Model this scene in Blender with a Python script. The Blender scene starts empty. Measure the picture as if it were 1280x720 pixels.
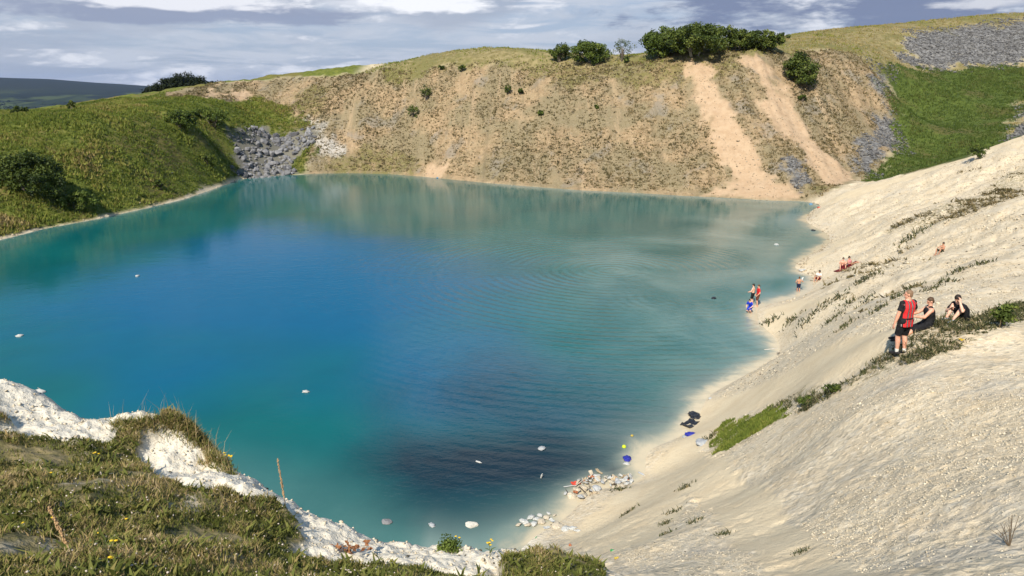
import bpy, bmesh, math, random
import numpy as np
from mathutils import Vector, Matrix

random.seed(7)
RNG = np.random.default_rng(7)
SC = bpy.context.scene
COL = SC.collection

# ------------------------------------------------------------------ camera
F_PX = 950.0
PITCH = math.radians(14.6)
CAM = np.array([0.0, 0.0, 15.0])
FW = np.array([0, math.cos(PITCH), -math.sin(PITCH)])
UP = np.array([0, math.sin(PITCH), math.cos(PITCH)])
RT = np.array([1.0, 0, 0])

def ray(px, py):
    return FW + (px - 640) / F_PX * RT - (py - 360) / F_PX * UP

def at_y(px, py, Y):
    d = ray(px, py)
    return CAM + d * (Y / d[1])

def at_z(px, py, z):
    d = ray(px, py)
    return CAM + d * ((z - CAM[2]) / d[2])

cd = bpy.data.cameras.new('camera')
cam = bpy.data.objects.new('camera', cd)
COL.objects.link(cam)
cam.location = CAM
cam.rotation_euler = (math.pi / 2 - PITCH, 0, 0)
cd.sensor_width = 36
cd.lens = F_PX * 36 / 1280
cd.clip_start = 0.1
cd.clip_end = 40000
SC.camera = cam

# ------------------------------------------------------------------ noise
def _hash(ix, iy, seed):
    h = (ix.astype(np.int64) * 374761393 + iy.astype(np.int64) * 668265263 + seed * 1442695041) & 0xFFFFFFFF
    h = ((h ^ (h >> 13)) * 1274126177) & 0xFFFFFFFF
    h = h ^ (h >> 16)
    return (h & 0xFFFF).astype(np.float64) / 65535.0

def vnoise(x, y, seed=0):
    x = np.asarray(x, float); y = np.asarray(y, float)
    ix = np.floor(x); iy = np.floor(y)
    fx = x - ix; fy = y - iy
    fx = fx * fx * fx * (fx * (fx * 6 - 15) + 10); fy = fy * fy * fy * (fy * (fy * 6 - 15) + 10)
    ix = ix.astype(np.int64); iy = iy.astype(np.int64)
    a = _hash(ix, iy, seed); b = _hash(ix + 1, iy, seed)
    c = _hash(ix, iy + 1, seed); d = _hash(ix + 1, iy + 1, seed)
    return (a + (b - a) * fx + (c - a) * fy + (a - b - c + d) * fx * fy) * 2 - 1

def fbm(x, y, seed=0, octaves=4, gain=0.5):
    s = 0; a = 1; t = 0
    for k in range(octaves):
        s = s + a * vnoise(x * 2 ** k + 17.3 * k, y * 2 ** k - 9.1 * k, seed + k * 31)
        t += a; a *= gain
    return s / t

def smooth(a, b, x):
    t = np.clip((x - a) / (b - a), 0, 1)
    return t * t * (3 - 2 * t)

# ------------------------------------------------------------------ terrain control points
SHORE_PX = [(-160, 350), (-80, 322), (0, 300), (60, 285), (120, 274), (180, 261), (230, 249), (265, 237), (285, 229.5), (300, 224), (340, 220),
            (400, 217), (440, 216.5), (490, 218), (530, 221), (600, 228), (660, 233), (720, 237.5), (790, 241), (850, 244.5),
            (900, 247), (960, 250.5), (1006, 252), (1025, 258), (1012, 267), (1008, 276), (1032, 291), (1037, 303), (1022, 314), (1003, 325),
            (998, 338), (1016, 346), (1019, 356), (1005, 368), (978, 376), (952, 385), (948, 397), (960, 414), (974, 428), (973, 443),
            (945, 462), (912, 480), (886, 496), (877, 512), (870, 530), (845, 548), (817, 560), (807, 574), (806, 592), (790, 605),
            (745, 613), (722, 632), (700, 652), (672, 668)]
shore = [at_z(px, py, 0)[:2] for px, py in SHORE_PX]
shore += [np.array(p) for p in [(-0.6, 21.8), (-2.6, 22.2), (-4.4, 22.8), (-6.6, 24), (-9, 25.5), (-12, 27), (-15.5, 27.5), (-20, 28), (-26, 29.5), (-33, 33), (-42, 39), (-52, 47), (-56, 56)]]
shore = np.array(shore)
CEN = np.array([-5.0, 75.0])

PTS = []
def P(px, py, Y): PTS.append(at_y(px, py, Y))
def W(x, y, z): PTS.append(np.array([x, y, z], float))
for p in shore: W(p[0], p[1], 0)
for k in range(2, 22):
    for f in ((1/3, 2/3) if k < 14 else (0.5,)):
        q = shore[k] + (shore[k + 1] - shore[k]) * f; W(q[0], q[1], 0)
for k, p in enumerate(shore):
    if k % 2 == 0:
        q = p + (CEN - p) / np.linalg.norm(CEN - p) * 4; W(q[0], q[1], -1.3)
        q = CEN + (p - CEN) * 0.66; W(q[0], q[1], -4.5)
W(CEN[0], CEN[1], -7)
# the pit wall: foot to rim
for a in [(270, 105, 175), (300, 100, 180), (350, 96.5, 181), (420, 89.5, 176), (480, 86, 166), (560, 82, 158), (640, 79.5, 153), (700, 79, 150),
          (760, 77, 147), (820, 75, 142), (870, 72, 139), (930, 66.5, 140), (985, 63, 146), (1040, 64, 152), (1090, 78, 156),
          (440, 150, 154.5), (345, 118, 172), (385, 180, 150), (520, 150, 150), (600, 150, 141.5), (700, 155, 134), (790, 155, 129), (850, 160, 126),
          (930, 150, 123), (1000, 150, 126), (1050, 145, 130), (1090, 140, 137), (1108, 110, 147), (960, 205, 115), (1030, 200, 116),
          (1040, 239, 105), (1075, 226, 111), (1095, 212, 117), (1125, 190, 124), (230, 117, 165), (300, 117, 170), (500, 118, 158), (640, 115, 147), (800, 115, 136)]: P(*a)
# rim and fields above
for a in [(480, 83.5, 174), (540, 72, 185), (600, 69.5, 186), (680, 70.5, 180), (740, 71, 165), (820, 69, 155), (900, 62, 152), (960, 57, 160),
          (1090, 62, 167), (1150, 79, 172), (1200, 81, 174), (1280, 83, 174), (1450, 85, 174)]: P(*a)
# green slope and upper scree on the right
for a in [(1120, 130, 149), (1200, 130, 151), (1280, 120, 154), (1135, 195, 126), (1200, 180, 130), (1250, 160, 135), (1450, 120, 150),
          (1150, 50, 184), (1220, 50, 190), (1280, 45, 190), (1130, 30, 205), (1200, 23, 208), (1280, 16.5, 210), (1060, 35, 200), (1000, 43, 192), (962, 52, 180), (1450, 5, 215), (1450, 45, 190)]: P(*a)
# left bank
for a in [(0, 220, 89), (-120, 240, 78), (100, 200, 98), (200, 190, 115), (260, 180, 128), (300, 160, 146), (350, 150, 160), (372, 172, 153), (340, 166, 155), (330, 195, 145),
          (0, 158, 101), (-120, 168, 92), (100, 146, 110), (180, 135, 130), (230, 126, 147), (280, 129, 156), (330, 134, 166),
          (0, 149, 124), (60, 147, 124), (100, 139, 126), (180, 128, 146), (-120, 156, 112)]: P(*a)
for x, y, z in [(-190, 150, 4), (-150, 190, -6), (-150, 230, -4), (-200, 260, -30), (-120, 330, -26), (-60, 310, 0), (0, 260, 8), (60, 270, 14), (140, 280, 20), (200, 250, 24),
                (-120, 90, 8), (-160, 40, 8), (-80, 20, 12), (-60, 40, 4)]: W(x, y, z)
for a in [(185, 120.5, 195), (235, 119, 200), (280, 119, 210), (200, 120, 215)]: P(*a)
# near ledge: lip, the drop behind it, and the turf in front
for px, py, Y in [(-120, 470, 11.5), (0, 488, 11), (60, 498, 11), (140, 530, 10.5), (200, 531, 10.6), (250, 545, 10.2), (282, 582, 9.6), (330, 604, 9.2), (390, 641, 8.8), (450, 669, 8.4),
                  (520, 690, 8.1), (600, 692, 8), (680, 688, 8)]:
    p = at_y(px, py, Y); W(*p)
    W(p[0] * 1.10, p[1] * 1.10, p[2] - 0.10 * Y * 1.15)
    W(p[0] * 1.45, p[1] * 1.45, p[2] - 0.45 * Y * 0.92)
for a in [(0, 560, 8.6), (100, 600, 7.2), (200, 620, 7.0), (300, 640, 7.4), (380, 690, 7.0), (0, 650, 5.6), (0, 715, 4.3), (150, 700, 4.9), (300, 715, 5.4), (450, 715, 6.5), (560, 715, 7.0),
          (690, 718, 7.0), (80, 545, 9.3), (230, 580, 9.3), (-150, 560, 7.8), (-150, 700, 4.2), (745, 718, 7.4)]: P(*a)
W(0, 0, 13.3); W(0, 2.4, 12.7); W(-2, 1, 13.3); W(3, 1, 13.2); W(0, -12, 15.5); W(-14, -4, 14); W(-30, 5, 13); W(14, -4, 15.5); W(2.4, 4.2, 11.4)
# chalk slope on the right
for a in [(742, 662, 22.6), (765, 692, 15), (800, 640, 20), (800, 680, 14.2), (810, 715, 10), (850, 600, 22.5), (900, 560, 25), (925, 540, 26.3), (950, 600, 18), (1000, 550, 18.6), (1000, 650, 12.3),
          (1000, 715, 9), (1100, 600, 11.8), (1100, 500, 16.6), (1100, 715, 7.5), (1280, 715, 5.6), (1280, 600, 8.6), (1280, 500, 13), (1280, 440, 18.2), (1125, 447, 20), (1200, 402, 22), (1150, 407, 21.4), (1280, 380, 23.5),
          (1100, 422, 22.5), (1060, 440, 24.3), (1050, 424, 27.5), (1000, 470, 27.5), (940, 500, 30), (1050, 400, 36), (1000, 400, 44), (1100, 385, 31.5), (1150, 350, 39), (1280, 350, 30), (1060, 340, 58), (1100, 320, 58), (1176, 317, 49),
          (1280, 300, 42), (1100, 280, 70), (1200, 260, 61), (1280, 250, 53), (1100, 243, 86), (1180, 208, 88), (1280, 171, 84), (1050, 244, 95), (1130, 223, 90), (1230, 190, 86),
          (1450, 300, 36), (1450, 200, 70), (1500, 450, 15), (1500, 650, 6.5), (1450, 130, 95), (1080, 455, 21.6)]: P(*a)
PTS = np.array(PTS)
_c2 = (0.03 * np.hypot(PTS[:, 0], PTS[:, 1]) + 0.25) ** 2
def _phi(x, y):
    return np.sqrt((x[:, None] - PTS[None, :, 0]) ** 2 + (y[:, None] - PTS[None, :, 1]) ** 2 + _c2[None, :])
_A = _phi(PTS[:, 0], PTS[:, 1])
_n = len(PTS)
_M = np.zeros((_n + 1, _n + 1)); _M[:_n, :_n] = _A; _M[:_n, _n] = 1; _M[_n, :_n] = 1
_M[:_n, :_n] += np.eye(_n) * -0.02
_b = np.zeros(_n + 1); _b[:_n] = PTS[:, 2]
_w = np.linalg.lstsq(_M, _b, rcond=None)[0]

HILL = [(-180, 90), (0, 97), (60, 99), (130, 104), (190, 107.5), (260, 110), (420, 111), (800, 109), (1500, 108)]
def valley(x, y):
    r = np.hypot(x, y); a = np.arctan2(x, y)
    base = -78 + 10 * fbm(x / 900, y / 900, 5)
    hp = np.array([[math.atan2(*(ray(px, py)[:2])), ray(px, py)[2] / np.hypot(*ray(px, py)[:2])] for px, py in HILL])
    el = np.interp(a, hp[:, 0], hp[:, 1])
    top = 15 + el * 6500
    t = smooth(3300, 6500, r)
    z = base + (top - base) * t + smooth(2500, 5500, r) * 9 * fbm(x / 700, y / 500, 9) * (1 - smooth(6000, 6500, r) * 0.6)
    return z - smooth(6600, 9000, r) * 120

def H(x, y):
    x = np.asarray(x, float); y = np.asarray(y, float)
    shp = x.shape; x = x.ravel(); y = y.ravel()
    out = np.empty(len(x))
    for i in range(0, len(x), 20000):
        s = slice(i, i + 20000)
        out[s] = _phi(x[s], y[s]) @ _w[:_n] + _w[_n]
    r = np.hypot(x, y)
    far = np.where(x > -20, smooth(300, 600, r), smooth(235, 520, r))
    if np.any(far > 0):
        f = far > 0
        out[f] = np.maximum(out[f], -60) * (1 - far[f]) + far[f] * valley(x[f], y[f])
    return out.reshape(shp)

# ------------------------------------------------------------------ picture point -> ground point (ray cast on the terrain)
_TS = np.concatenate([np.geomspace(0.15, 320, 700)])
def ground_hits(pxs, fn=H):
    res = []
    for px, py in pxs:
        d = ray(px, py); d = d / d[1]
        p = CAM[None, :] + d[None, :] * _TS[:, None]
        g = p[:, 2] - fn(p[:, 0], p[:, 1])
        k = np.argmax(g < 0) if np.any(g < 0) else int(np.argmin(g))
        if g[k] < 0 and k > 0:
            t0, t1 = _TS[k - 1], _TS[k]
            t = t0 + (t1 - t0) * g[k - 1] / (g[k - 1] - g[k])
        else:
            kk = np.where(_TS > 60)[0]; k = kk[int(np.argmin(g[kk]))]; t = _TS[k]
        q = CAM + d * t
        res.append((q[0], q[1], float(fn(np.array([q[0]]), np.array([q[1]]))[0])))
    return np.array(res)

def poly_sd(poly, x, y):
    """signed distance (positive inside) to a polygon, world metres"""
    poly = np.asarray(poly)[:, :2]
    d2 = np.full(x.shape, 1e18); ins = np.zeros(x.shape, bool)
    n = len(poly)
    for i in range(n):
        ax, ay = poly[i]; bx, by = poly[(i + 1) % n]
        ex, ey = bx - ax, by - ay
        l2 = ex * ex + ey * ey + 1e-12
        t = np.clip(((x - ax) * ex + (y - ay) * ey) / l2, 0, 1)
        d2 = np.minimum(d2, (x - ax - t * ex) ** 2 + (y - ay - t * ey) ** 2)
        c = ((ay > y) != (by > y)) & (x < (bx - ax) * (y - ay) / (by - ay + 1e-18) + ax)
        ins ^= c
    d = np.sqrt(d2)
    return np.where(ins, d, -d)

ZONES_PX = {
 'green': [[(1112, 85), (1200, 82), (1290, 81), (1450, 82), (1450, 150), (1290, 128), (1264, 168), (1222, 193), (1140, 216), (1090, 229), (1076, 228), (1132, 180), (1120, 160), (1104, 112)]],
 'grey': [[(1122, 44), (1150, 37), (1200, 29), (1290, 22), (1450, 20), (1450, 82), (1290, 79), (1132, 79)],
          [(1095, 82), (1113, 83), (1105, 125), (1130, 170), (1128, 190), (1090, 218), (1068, 208), (1060, 190), (1088, 165), (1102, 135), (1092, 100)],
          [(984, 198), (1002, 200), (1016, 232), (1000, 240), (972, 212)], [(1272, 130), (1300, 125), (1300, 165), (1258, 168)]],
 'slip': [[(859, 74), (880, 73.5), (897, 112), (922, 160), (958, 205), (1008, 250), (872, 246), (908, 222), (892, 165), (868, 118)],
          [(929, 69), (941, 67), (982, 122), (1019, 175), (1078, 226), (1042, 234), (1004, 190), (955, 122)],
          [(530, 198), (556, 208), (552, 222), (528, 219)],
          [(262, 108), (272, 106), (246, 134), (240, 134)], [(304, 108), (310, 108), (297, 134), (292, 134)]],
 'gully': [[(380, 152), (392, 158), (400, 172), (432, 192), (412, 196), (394, 187), (384, 168)]],
 'wallveg': [[(398, 200), (440, 190), (470, 184), (528, 206), (526, 220), (398, 217)], [(380, 112), (410, 112), (402, 140), (378, 142)], [(1000, 236), (1040, 226), (1062, 232), (1020, 246)], [(640, 82), (940, 70), (900, 100), (700, 110)]],
 'rim': [[(430, 93), (482, 85.5), (540, 68), (610, 66), (690, 67), (760, 66), (820, 62), (900, 55), (985, 55), (990, 64), (930, 68), (870, 73.5), (760, 83), (640, 86), (560, 89), (470, 92)],
         [(985, 62), (950, 50), (1000, 36), (1130, 24), (1290, 10), (1450, 0), (1450, 18), (1290, 24), (1150, 38), (1122, 44), (1100, 60)], [(1080, 76), (1132, 79), (1114, 85), (1095, 83)]],
 'bank': [[(-260, 150), (0, 139), (60, 138), (100, 130), (180, 121), (235, 122), (280, 128), (320, 122), (352, 133), (378, 160), (392, 184), (388, 216), (345, 219), (299, 224), (232, 249), (120, 274), (0, 301), (-260, 390)]],
 'rubble': [[(290, 172), (330, 163), (392, 166), (392, 180), (372, 198), (374, 218), (302, 222), (300, 200)]],
 'sand': [[(880, 500), (1000, 455), (1100, 415), (1112, 440), (1040, 475), (930, 520), (880, 560), (960, 610), (1110, 720), (990, 725), (860, 620), (820, 680), (740, 690), (700, 668), (810, 600), (850, 548)],
          [(1010, 262), (1050, 243), (1130, 222), (1200, 196), (1290, 168), (1290, 174), (1200, 203), (1110, 234), (1060, 252)], [(1040, 300), (1080, 290), (1010, 330), (1005, 328)], [(950, 388), (1010, 370), (1050, 375), (960, 410)]],
 'weed': [[(888, 548), (905, 528), (960, 512), (985, 518), (940, 545), (900, 560)], [(960, 512), (1060, 480), (1100, 440), (1150, 415), (1215, 400), (1285, 370), (1290, 395), (1230, 425), (1160, 455), (1090, 470), (1000, 515)],
          [(1200, 252), (1290, 205), (1290, 240), (1190, 275), (1100, 290)]],
 'ledge': [[(-260, 520), (-60, 535), (40, 545), (130, 552), (150, 536), (205, 529), (245, 528), (278, 570), (290, 590), (262, 578), (232, 545), (206, 535), (178, 548), (172, 568), (190, 592), (240, 612), (300, 624), (344, 630),
           (374, 655), (378, 680), (362, 695), (420, 706), (470, 706), (540, 722), (612, 730), (632, 702), (690, 692), (730, 700), (760, 724), (700, 900), (300, 1300), (-700, 1300)],
           [(-60, 500), (10, 512), (22, 530), (-60, 530)]],
}
ZONES = {k: [ground_hits(p) for p in v] for k, v in ZONES_PX.items()}
WALL_W = ground_hits([(175, 124), (235, 112), (270, 104), (350, 96), (480, 85), (560, 81), (700, 77), (870, 71), (985, 62), (1040, 62), (1092, 77), (1112, 100), (1130, 185), (1078, 228), (1012, 254), (850, 251), (700, 242), (600, 234), (530, 226), (440, 222), (386, 222), (378, 160), (320, 124), (235, 123)])

def zone_w(name, x, y, jit=0.02):
    r = np.hypot(x, y)
    m = np.zeros(x.shape)
    j = (fbm(x / (0.02 * 60), y / (0.02 * 60), 77, 3) * 0.6 + fbm(x / 6, y / 6, 78, 3)) * jit * r
    if r.size and r.min() < 30:
        nj = fbm(x * 2.5, y * 2.5, 79, 3) * 0.016 * r
        j = np.where(r < 30, nj + j * smooth(5, 30, r), j)
    for p in ZONES[name]:
        sd = poly_sd(p, x, y) + j
        m = np.maximum(m, smooth(-0.006 * r, 0.006 * r, sd))
    return m

def masks(x, y):
    m = {k: zone_w(k, x, y) for k in ZONES}
    r = np.hypot(x, y)
    m['wall'] = smooth(-1.2, 1.2, poly_sd(WALL_W, x, y) + 1.5 * fbm(x / 5, y / 5, 3, 3))
    sd = poly_sd(shore, x, y)
    back = smooth(122, 128, r + 3 * fbm(x / 6, y / 6, 4, 3)) * smooth(-6, -14, sd) * smooth(-40, -34, x - 0.25 * (y - 150))
    m['rim'] = np.clip(np.maximum(m['rim'], back * (1 - m['wall']) * (1 - m['bank']) * (1 - m['green']) * (1 - m['grey'])), 0, 1)
    left = smooth(-0.1, -0.7, sd + 0.6 * fbm(x / 4, y / 4, 6, 3)) * smooth(-30, -36, x) * smooth(45, 60, y) * (1 - m['wall']) * (1 - m['rim'])
    m['bank'] = np.maximum(m['bank'] * smooth(-0.1, -0.7, sd + 0.6 * fbm(x / 2, y / 2, 8, 3)), left)
    m['lip'] = smooth(1.4, 0.4, x) * smooth(30, 22, r)
    return m

def detail(x, y, h, m):
    r = np.hypot(x, y)
    sh = smooth(0.05, 1.6, np.abs(h))
    d = m['wall'] * (0.55 * fbm(x / 5, y / 9, 11, 3) + 0.24 * fbm(x / 1.3, y / 2.2, 12, 3) + 0.45 * fbm(x / 1.7 + 0.3 * fbm(x / 4, y / 6, 35, 2), y / 26, 34, 3))
    d += m['bank'] * (0.7 * fbm(x / 7, y / 7, 13, 3) + 0.25 * fbm(x / 1.6, y / 1.6, 14, 2))
    d += m['grey'] * 0.3 * fbm(x / 1.4, y / 1.4, 15, 3)
    d += m['green'] * 0.5 * fbm(x / 6, y / 6, 16, 3)
    d += m['rim'] * 0.35 * fbm(x / 3, y / 3, 17, 3)
    oth = np.clip(1 - m['wall'] - m['bank'] - m['green'] - m['rim'], 0, 1) * (1 - 0.75 * m['sand'])
    amp = np.minimum(1, r / 45)
    d += oth * amp * (0.5 * fbm(x / 6, y / 6, 18, 3) + 0.16 * fbm(x / 1.1, y / 1.1, 19, 3))
    sdn = poly_sd(shore, x, y)
    rill = np.abs(fbm(x / 9 + 0.05 * y + 0.25 * fbm(x / 3, y / 3, 31, 2), y / 1.7 + x / 14, 30, 3))
    d -= oth * amp * 0.20 * smooth(25, 45, r) * smooth(0.16, 0.0, rill) * smooth(-1, -5, sdn) * (x > 3)
    d += oth * amp * 0.15 * smooth(25, 45, r) * fbm((y - 0.55 * x) / 2.6, (x + 0.55 * y) / 22, 32, 3) * (x > 3)
    near = 1 - smooth(14, 40, r)
    d += near * (1 - 0.8 * m['sand']) * (0.075 * fbm(x / 0.8, y / 0.8, 20, 4, 0.6) + 0.03 * fbm(x / 0.16, y / 0.16, 21, 2) * (1 - smooth(12, 26, r)))
    # shallow footprints and hollows in the trodden sand
    d -= near * m['sand'] * 0.035 * smooth(0.25, 0.6, fbm(x / 0.42, y / 0.42, 33, 2)) * (r > 7)
    # broken chalk of the ledge lip
    chalkl = near * (1 - m['ledge']) * smooth(2.0, 0.0, x - 0.5) * (1 - smooth(12, 16, r))
    d += chalkl * (-0.06 + 0.12 * fbm(x / 0.5, y / 0.5, 22, 3) + 0.05 * np.abs(fbm(x / 0.14, y / 0.14, 23, 2)))
    d += m['ledge'] * (1 - smooth(16, 24, r)) * (0.06 + 0.07 * fbm(x / 0.5, y / 0.5, 24, 3))
    return d * sh * (1 - smooth(260, 400, r))

def G(x, y):
    x = np.asarray(x, float); y = np.asarray(y, float)
    h = H(x, y)
    return h + detail(x, y, h, masks(x, y))

def ground(pxs):
    """list of picture points -> points on the finished ground"""
    return [Vector(p) for p in ground_hits(pxs, G)]
def gz(x, y): return float(G(np.array([float(x)]), np.array([float(y)]))[0])
def slope_n(x, y, e=0.4):
    v = H(np.array([x - e, x + e, x, x]), np.array([y, y, y - e, y + e]))
    n = Vector((-(v[1] - v[0]) / (2 * e), -(v[3] - v[2]) / (2 * e), 1)); n.normalize(); return n

# ------------------------------------------------------------------ object helpers
def tag(o, label=None, cat=None, group=None, kind=None):
    if label: o['label'] = label
    if cat: o['category'] = cat
    if group: o['group'] = group
    if kind: o['kind'] = kind
    return o

def mesh_obj(name, verts, faces, mat, parent=None, smooth_shade=False):
    me = bpy.data.meshes.new(name)
    me.from_pydata([tuple(v) for v in verts], [], [tuple(f) for f in faces])
    if mat: me.materials.append(mat)
    if smooth_shade: me.shade_smooth()
    o = bpy.data.objects.new(name, me); COL.objects.link(o)
    if parent: o.parent = parent
    return o

def np_mesh(name, V, loops, starts, mat, attrs=None, smooth_shade=False):
    me = bpy.data.meshes.new(name)
    me.vertices.add(len(V)); me.vertices.foreach_set('co', np.ascontiguousarray(V, np.float32).ravel())
    me.loops.add(len(loops)); me.loops.foreach_set('vertex_index', np.ascontiguousarray(loops, np.int32))
    me.polygons.add(len(starts)); me.polygons.foreach_set('loop_start', np.ascontiguousarray(starts, np.int32))
    me.update(calc_edges=True)
    if smooth_shade: me.shade_smooth()
    if mat: me.materials.append(mat)
    for k, (v, typ) in (attrs or {}).items():
        a = me.attributes.new(k, typ, 'POINT')
        a.data.foreach_set('value' if typ == 'FLOAT' else 'color', np.ascontiguousarray(v, np.float32).ravel())
    o = bpy.data.objects.new(name, me); COL.objects.link(o)
    return o

def bm_obj(name, bm, mat, parent=None, smooth_shade=False):
    me = bpy.data.meshes.new(name); bm.to_mesh(me); bm.free()
    if mat: me.materials.append(mat)
    if smooth_shade: me.shade_smooth()
    o = bpy.data.objects.new(name, me); COL.objects.link(o)
    if parent: o.parent = parent
    return o

def empty(name, loc, rz=0, s=1):
    o = bpy.data.objects.new(name, None); COL.objects.link(o)
    o.location = loc; o.rotation_euler = (0, 0, rz); o.scale = (s, s, s); o.empty_display_size = 0.2
    return o

def copy_tree(o, parent=None):
    c = o.copy(); COL.objects.link(c)
    if parent: c.parent = parent
    for ch in list(o.children): copy_tree(ch, c)
    return c

# ------------------------------------------------------------------ node helpers
class NT:
    def __init__(s, tree): s.t = tree; s.n = tree.nodes; s.l = tree.links
    def new(s, typ, **kw):
        n = s.n.new(typ)
        for k, v in kw.items(): setattr(n, k, v)
        return n
    def lk(s, a, b): s.l.new(a, b)
    def val(s, inp, v):
        if isinstance(v, bpy.types.NodeSocket): s.l.new(v, inp)
        else:
            if inp.type in ('RGBA',) and len(v) == 3: v = (*v, 1)
            inp.default_value = v
    def mix(s, f, a, b, mode='MIX'):
        n = s.new('ShaderNodeMix', data_type='RGBA', blend_type=mode)
        s.val(n.inputs[0], f); s.val(n.inputs[6], a); s.val(n.inputs[7], b); return n.outputs[2]
    def math(s, op, a, b=0.0, c=None, clamp=False):
        n = s.new('ShaderNodeMath', operation=op, use_clamp=clamp)
        s.val(n.inputs[0], a); s.val(n.inputs[1], b)
        if c is not None: s.val(n.inputs[2], c)
        return n.outputs[0]
    def ramp(s, f, a, b, lo=0.0, hi=1.0):
        n = s.new('ShaderNodeMapRange', interpolation_type='SMOOTHSTEP')
        s.val(n.inputs[0], f); s.val(n.inputs[1], a); s.val(n.inputs[2], b); s.val(n.inputs[3], lo); s.val(n.inputs[4], hi); return n.outputs[0]
    def noise(s, vec, scale, detail=4, rough=0.55, dist=0.0):
        n = s.new('ShaderNodeTexNoise'); s.val(n.inputs['Vector'], vec)
        n.inputs['Scale'].default_value = scale; n.inputs['Detail'].default_value = detail
        n.inputs['Roughness'].default_value = rough; n.inputs['Distortion'].default_value = dist
        return n.outputs['Fac']
    def voro(s, vec, scale, feature='F1', out='Distance', rnd=1.0):
        n = s.new('ShaderNodeTexVoronoi', feature=feature); s.val(n.inputs['Vector'], vec)
        n.inputs['Scale'].default_value = scale; n.inputs['Randomness'].default_value = rnd; return n.outputs[out]
    def attr(s, name, out='Fac'):
        n = s.new('ShaderNodeAttribute', attribute_name=name); return n.outputs[out]
    def mapping(s, vec, scale=(1, 1, 1), rot=(0, 0, 0), loc=(0, 0, 0)):
        n = s.new('ShaderNodeMapping'); s.val(n.inputs[0], vec)
        n.inputs['Scale'].default_value = scale; n.inputs['Rotation'].default_value = rot; n.inputs['Location'].default_value = loc
        return n.outputs[0]
    def bump(s, h, strength, dist, normal=None):
        n = s.new('ShaderNodeBump'); s.val(n.inputs['Height'], h); s.val(n.inputs['Strength'], strength); s.val(n.inputs['Distance'], dist)
        if normal: s.lk(normal, n.inputs['Normal'])
        return n.outputs[0]

def new_mat(name):
    m = bpy.data.materials.new(name); m.use_nodes = True
    t = NT(m.node_tree); b = t.n['Principled BSDF']
    return m, t, b

def flat_mat(name, col, rough=0.8, var=0.15, scale=8.0, spec=0.3, bump=0.0, metal=0.0, obj=True):
    m, t, b = new_mat(name)
    tc = t.new('ShaderNodeTexCoord').outputs['Object']
    n = t.noise(tc, scale, 4)
    dark = tuple(c * (1 - var) for c in col); lite = tuple(min(1, c * (1 + var)) for c in col)
    t.val(b.inputs['Base Color'], t.mix(t.ramp(n, 0.3, 0.7), dark, lite))
    b.inputs['Roughness'].default_value = rough; b.inputs['Specular IOR Level'].default_value = spec; b.inputs['Metallic'].default_value = metal
    if bump: t.lk(t.bump(n, 0.5, bump), b.inputs['Normal'])
    return m
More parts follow.
